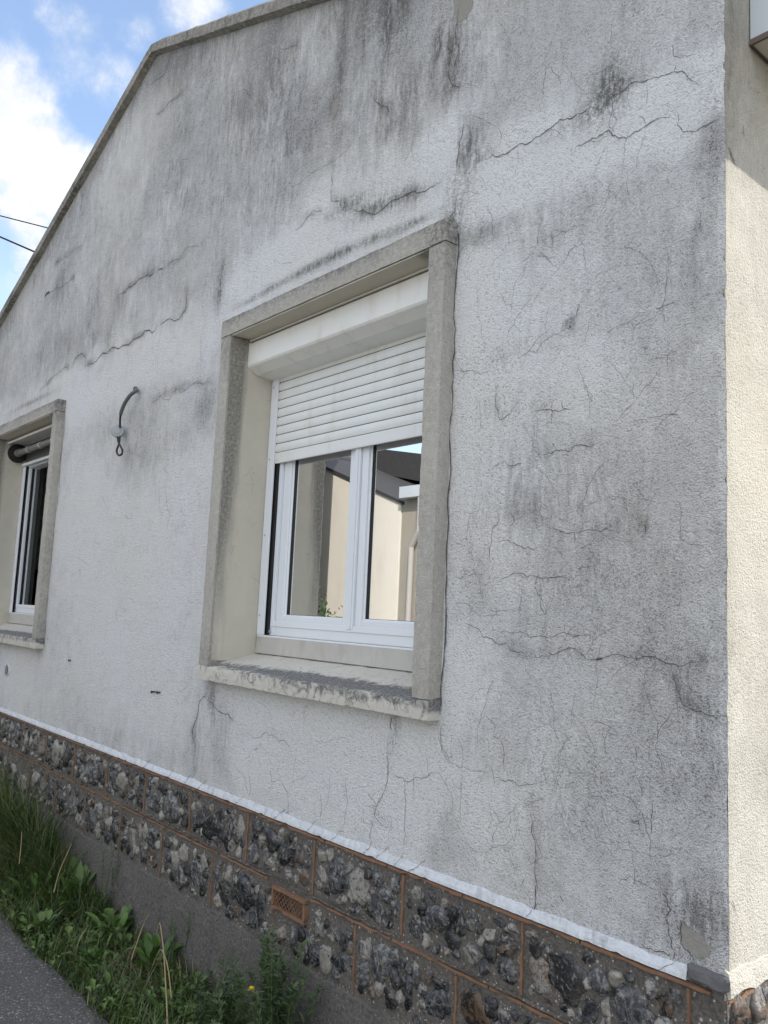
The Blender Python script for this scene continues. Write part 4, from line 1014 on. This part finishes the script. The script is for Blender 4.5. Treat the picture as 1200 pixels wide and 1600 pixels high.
# ------------------------------------------------------------------ the place opposite, seen mirrored in the panes
nb = empty('neighbour_house', (-14, -5, 0), 'sunlit cream house with a sloping roof edge mirrored in the near window', 'house')
g = MB(); g.prism([(-10.02, 0), (-18.2, 0), (-18.2, 3.23), (-14.1, 4.75), (-10.02, 3.22)], 'y', -8, -5, 'neighbour_render'); g.build('wall', nb)
g = MB()
g.prism([(-9.95, 3.20), (-14.1, 4.74), (-14.1, 4.79), (-9.95, 3.25)], 'y', -8.2, -4.97, 'roof_slate'); g.prism([(-14.1, 4.74), (-18.3, 3.2), (-18.3, 3.25), (-14.1, 4.79)], 'y', -8.2, -4.96, 'roof_slate'); g.build('roof', nb)
g = MB(); g.prism([(-10.0, 0), (-3, 0), (-3, 3.36), (-10.0, 3.36)], 'y', -8.5, -5.02, 'neighbour_shade_grey'); g.build('side_wing', nb)
g = MB(); g.prism([(-10.0, 3.62), (-3, 1.1+2.2), (-3, 3.6), (-10.0, 4.2), (-13, 4.8), (-13, 4.3)], 'y', -8.6, -6.9, 'roof_slate'); g.build('wing_roof', nb)
g = MB(); g.box(-9.90, -3, -5.0, -4.85, 3.28, 3.46, 'eave_white'); g.build('fascia', nb)
g = MB(); g.tube([(-9.45, -4.90, 3.27), (-9.48, -4.92, 2.75), (-9.66, -4.94, 2.5), (-9.68, -4.94, .1)], .045, 'metal_grey', 12); g.build('downpipe', nb)
bn = empty('added_dark_block', (-13, -3.7, 0), 'tall block added to darken the reflection at the left of the near window', 'building')
g = MB(); g.prism([(-10.33, -3.7), (-17, -3.7), (-17, -4.3), (-11.3, -4.3)], 'z', 0, 7.2, 'shaded_wall_dark'); g.build('wall', bn)
g = MB(); g.prism([(-4.5, 7.2), (-3.5, 7.2), (-4.0, 7.5)], 'x', -17.1, -10.6, 'roof_tile'); g.build('roof', bn)
def leafy(mb, c, rx, rz, n, size, mat):
    for _ in range(n):
        th = random.uniform(0, 6.28); r = random.random()**.5; h = random.random()
        p = Vector((c[0]+math.cos(th)*rx*r, c[1]+math.sin(th)*rx*r, c[2]+h*rz*(1-.5*r)))
        a = Vector([random.gauss(0, 1) for _ in range(3)]).normalized()*size*random.uniform(.5, 1.2); b = a.cross(Vector([random.gauss(0, 1) for _ in range(3)])).normalized()*size*.45
        mb.add([p-a, p+b, p+a, p-b], [(0, 1, 2, 3)], mat, (random.random(), 0, 0))
g = MB(); sh = empty('garden_shrub', (-9.3, -3, 0), 'loose leafy shrub mirrored low in the near window', 'shrub')
leafy(g, (-9.32, -3, .45), .24, 1.42, 1300, .034, 'thistle_leaf'); leafy(g, (-8.75, -3, .5), .6, 1.10, 1500, .034, 'thistle_leaf'); g.build('foliage', sh)
g = MB()
for k in range(7): g.tube([(-9.2, -3, 0), (-9.2+random.uniform(-.1, .1), -3, .5), (-9.2+random.uniform(-.3, .4), -3+random.uniform(-.2, .2), 1.3)], [.02, .012, .004], 'bark', 6)
g.build('stem', sh)

# ------------------------------------------------------------------ the verge: grass, weeds, stalks
def blade(mb, x, y, z, h, ang, lean, wd, mat, att):
    d = Vector((math.cos(ang), math.sin(ang), 0)); s = Vector((-d.y, d.x, 0)); vs = []
    n = 4
    for i in range(n+1):
        t_ = i/n; c = Vector((x, y, z))+d*(lean*t_*t_)+Vector((0, 0, h*(t_-.25*t_*t_*min(1.5, lean/h))))
        w_ = wd*(1-t_)**.7*.5+.0002
        vs += [c-s*w_, c+s*w_]
    mb.add(vs, [(2*i, 2*i+1, 2*i+3, 2*i+2) for i in range(n)], mat, att)
g = MB()
def gh(x, y): return .0+.025*fn(x, y, 0, 5)+.018*fn(x, y, 3, 17)+.03*sstep(y, 1.4, 1.7)-.035*sstep(y, 1.34, 1.2)-.01
def lf(b, d, L, wd, droop, att):
    d = Vector(d).normalized(); s_ = d.cross(Vector((0, 0, 1))).normalized(); b = Vector(b)
    m_ = b+d*L*.5; tip = b+d*L-Vector((0, 0, droop))
    g.add([b, m_+s_*wd*.5+Vector((0, 0, .003)), tip, m_-s_*wd*.5+Vector((0, 0, .003)), m_-Vector((0, 0, .002))], [(0, 4, 1), (1, 4, 2), (2, 4, 3), (3, 4, 0)], 'broad_leaf', (att, att*.3, 0))
for k in range(30000):
    x = -9.5+7.9*random.random()**.8; y = random.uniform(1.29, 1.69)
    cl = fn(x, y, 0, 3.2)+.5*fn(x, y, 4, 9)
    far = sstep(x, -3.5, -4.9)
    if random.random() > .32+far*1.0+max(0, cl)*1.0+.5*(1-sstep(y, 1.36, 1.48)): continue
    h = random.uniform(.04, .14)+far*random.uniform(.03, .60)*(.2+.8*sstep(y, 1.38, 1.62))
    if y < 1.36: h *= .6
    dry = 1. if random.random() < .07 else random.random()*.15
    blade(g, x, y, gh(x, y), h, random.uniform(0, 6.28), h*random.uniform(.3, 1.3), random.uniform(.003, .0065), 'grass_blade', (random.random(), dry, 0))
for k in range(5200):                                         # low mixed leaves between the blades
    x = -8+6.3*random.random()**.75; y = random.uniform(1.30, 1.68)
    if fn(x, y, 7, 4)+.6*fn(x, y, 2, 11) < -.02 or (-3.6 < x < -2.95 and y > 1.45 and random.random() < .75): continue
    a = random.uniform(0, 6.28); el = random.uniform(.0, 1.1); L = random.uniform(.015, .06); z = gh(x, y)+random.uniform(.0, .07)
    lf((x, y, z), (math.cos(a)*math.cos(el), math.sin(a)*math.cos(el)*.7, math.sin(el)), L, L*random.uniform(.3, .6), L*.3, random.random())
tag(g.build('grass'), 'long dark green grass growing along the foot of the flint wall', 'grass', None, 'stuff')

def leaf(mb, base, d, L, wd, droop, mat, att, lob=0):
    d = Vector(d).normalized(); s = d.cross(Vector((0, 0, 1))).normalized(); n = 9; vs = []
    for i in range(n+1):
        t_ = i/n; c = Vector(base)+d*(L*t_)+Vector((0, 0, -droop*t_*t_))
        w_ = wd*.5*math.sin(math.pi*min(1, t_*.93+.07))**.8*(1-.25*t_)*(1+lob*math.sin(i*2.4))
        up = Vector((0, 0, w_*.35))
        vs += [c-s*w_+up, c, c+s*w_+up]
    fs = []
    for i in range(n): fs += [(3*i, 3*i+1, 3*i+4, 3*i+3), (3*i+1, 3*i+2, 3*i+5, 3*i+4)]
    mb.add(vs, fs, mat, att)
DK = [(-3.05, 1.40, .9, 'low clump of broad green leaves on the path edge nearest the camera'), (-3.35, 1.47, 1.0, 'broad leaved weed in the middle of the grass near the bare soil patch'), (-3.80, 1.38, 1.1, 'broad leaved weed overhanging the curve of the path'), (-4.15, 1.50, 1.25, 'large broad leaved weed below the second flint course'),
      (-4.45, 1.36, 1.0, 'bright green broad leaved weed beside the path at the left'), (-4.0, 1.62, 1.7, 'tall broad leaved weed standing against the concrete footing'), (-3.52, 1.60, 1.3, 'small broad leaved weed against the footing right of the bare soil'), (-4.75, 1.48, 1.2, 'broad leaved weed half hidden in the tall grass'),
      (-5.1, 1.38, 1.2, 'farthest broad leaved weed at the left edge of the photo'), (-2.80, 1.50, .8, 'small broad leaved weed left of the feathery bush'), (-2.05, 1.60, .7, 'tiny broad leaved weed right of the feathery bush against the footing'), (-3.15, 1.60, 1.1, 'broad leaved weed behind the dry stalks')]
for (x, y, s, lb) in DK:
    e = empty('broad_leaved_weed', (x, y, 0), lb, 'weed', 'broad leaved weeds in the verge')
    g = MB(); g2 = MB(); z = gh(x, y)
    for k in range(int(20*s)+3):
        a = random.uniform(0, 6.28); el = random.uniform(.35, 1.25); d = (math.cos(a)*math.cos(el), math.sin(a)*math.cos(el)*.7, math.sin(el))
        st_ = random.uniform(.02, .07)*s; b = Vector((x+random.uniform(-.05, .05)*s, y+random.uniform(-.03, .03), z+random.uniform(0, .03)))
        tip = b+Vector(d)*st_; g2.tube([b-Vector((0, 0, .02)), tip], .0016, 'stem_green', 5)
        leaf(g, tip, d, random.uniform(.05, .12)*s**.6, random.uniform(.018, .040)*s**.6, random.uniform(.01, .06), 'broad_leaf', (random.random(), random.random()*.15, 0), .10)
    g.build('leaves', e, smooth=True); g2.build('stems', e)
def feathery(x, y, s, hh, lb, n=22):
    e = empty('feathery_weed', (x, y, 0), lb, 'weed', 'feathery weeds by the footing')
    g = MB(); g2 = MB(); z = gh(x, y)
    for k in range(n):
        a = random.uniform(0, 6.28); ln = random.uniform(.03, .16)*s; H = hh*random.uniform(.55, 1.)
        p0 = Vector((x+random.uniform(-.05, .05)*s, y+random.uniform(-.03, .03), z-.01)); p1 = p0+Vector((math.cos(a)*ln*.4, math.sin(a)*ln*.25, H*.5)); p2 = p0+Vector((math.cos(a)*ln, min(1.67-p0.y, math.sin(a)*ln*.5), H))
        pts = smoothp([p0, p1, p2], 8); g2.tube(pts, [.0022*(1-.6*i/len(pts)) for i in range(len(pts))], 'stem_green', 5)
        for i, p in enumerate(pts[2:]):
            for q in range(5):
                a2 = random.uniform(0, 6.28); el = random.uniform(.1, .9); L = random.uniform(.018, .045)*(1.15-.5*i/len(pts))*s
                leaf(g, p+Vector((0, 0, random.uniform(-.01, .01))), (math.cos(a2)*math.cos(el), math.sin(a2)*math.cos(el)*.8, math.sin(el)), L, L*.28, L*.15, 'thistle_leaf', (random.random(), random.random()*.3, 0), .3)
    g.build('foliage', e); g2.build('stems', e)
feathery(-2.30, 1.585, 1.1, .44, 'tallest feathery dark green weed below the air brick', 26)
feathery(-2.52, 1.53, 1.0, .27, 'lower feathery weed left of the tallest one below the air brick', 20)
feathery(-2.12, 1.57, .9, .24, 'sparse feathery weed right of the tallest one below the air brick', 12)
feathery(-3.78, 1.655, .6, .40, 'thin upright weed climbing the footing left of the dry stalks', 4)
feathery(-3.10, 1.655, .5, .28, 'short upright weed at the footing beside the dry stalks', 4)
fl = empty('yellow_flower', (-2.16, 1.50, 0), 'single small yellow flower among the feathery weeds', 'flower')
fx, fy, fz = P3(393, 1547, 1.50)
g = MB(); g.tube(smoothp([(fx+.02, 1.55, 0), (fx+.01, 1.52, fz*.5), (fx, 1.50, fz)]), .0015, 'stem_green', 6); g.build('stem', fl)
g = MB()
for k in range(26):
    a = k*2.4; el = .2+.9*random.random(); leaf(g, (fx, 1.50, fz), (math.cos(a)*math.cos(el), math.sin(a)*math.cos(el)-.4, math.sin(el)), .013, .005, .001, 'yellow_petal', (0, 0, 0))
g.build('petals', fl)
for k, (pts, lb) in enumerate((([P3(262, 1600, 1.42), P3(258, 1520, 1.44), P3(254, 1470, 1.45), P3(249, 1442, 1.46), P3(244, 1462, 1.47)], 'tall bent dry stalk nearest the camera'), ([P3(268, 1560, 1.45), P3(262, 1510, 1.46), P3(252, 1484, 1.47), P3(242, 1500, 1.48), P3(236, 1515, 1.48)], 'shorter dry stalk bent over beside the tall bent one'),
                              ([P3(205, 1500, 1.50), P3(215, 1470, 1.52), P3(224, 1445, 1.54), P3(233, 1428, 1.55)], 'straight thin dry stalk leaning towards the wall'), ([P3(84, 1395, 1.44), P3(92, 1365, 1.46), P3(103, 1338, 1.48), P3(112, 1318, 1.5)], 'pale dry grass stalk leaning right among the left weeds'), ([P3(30, 1350, 1.42), P3(33, 1320, 1.44), P3(34, 1300, 1.45)], 'short pale dry stalk at the far left of the verge'))):
    g = MB(); pp = smoothp(pts); g.tube(pp, [.0028*(1-.5*i/len(pp)) for i in range(len(pp))], 'dry_stalk_mat', 6)
    tag(g.build('dry_stalk', smooth=True), lb, 'stalk', 'dry stalks in the verge')
# litter of dead stems on the bare soil
g = MB()
for k in range(260):
    x = random.gauss(-3.25, .35); y = random.uniform(1.42, 1.66); a = random.uniform(0, 6.28); L = random.uniform(.03, .10); z = gh(x, y)+.012
    g.tube([(x, y, z), (x+math.cos(a)*L*.5, y+math.sin(a)*L*.2, z+random.uniform(.0, .02)), (x+math.cos(a)*L, min(1.67, y+math.sin(a)*L*.5), z)], .0011, 'dry_stalk_mat', 4)
tag(g.build('dead_stems'), 'scattered dead stems lying on the bare soil', 'litter', None, 'stuff')
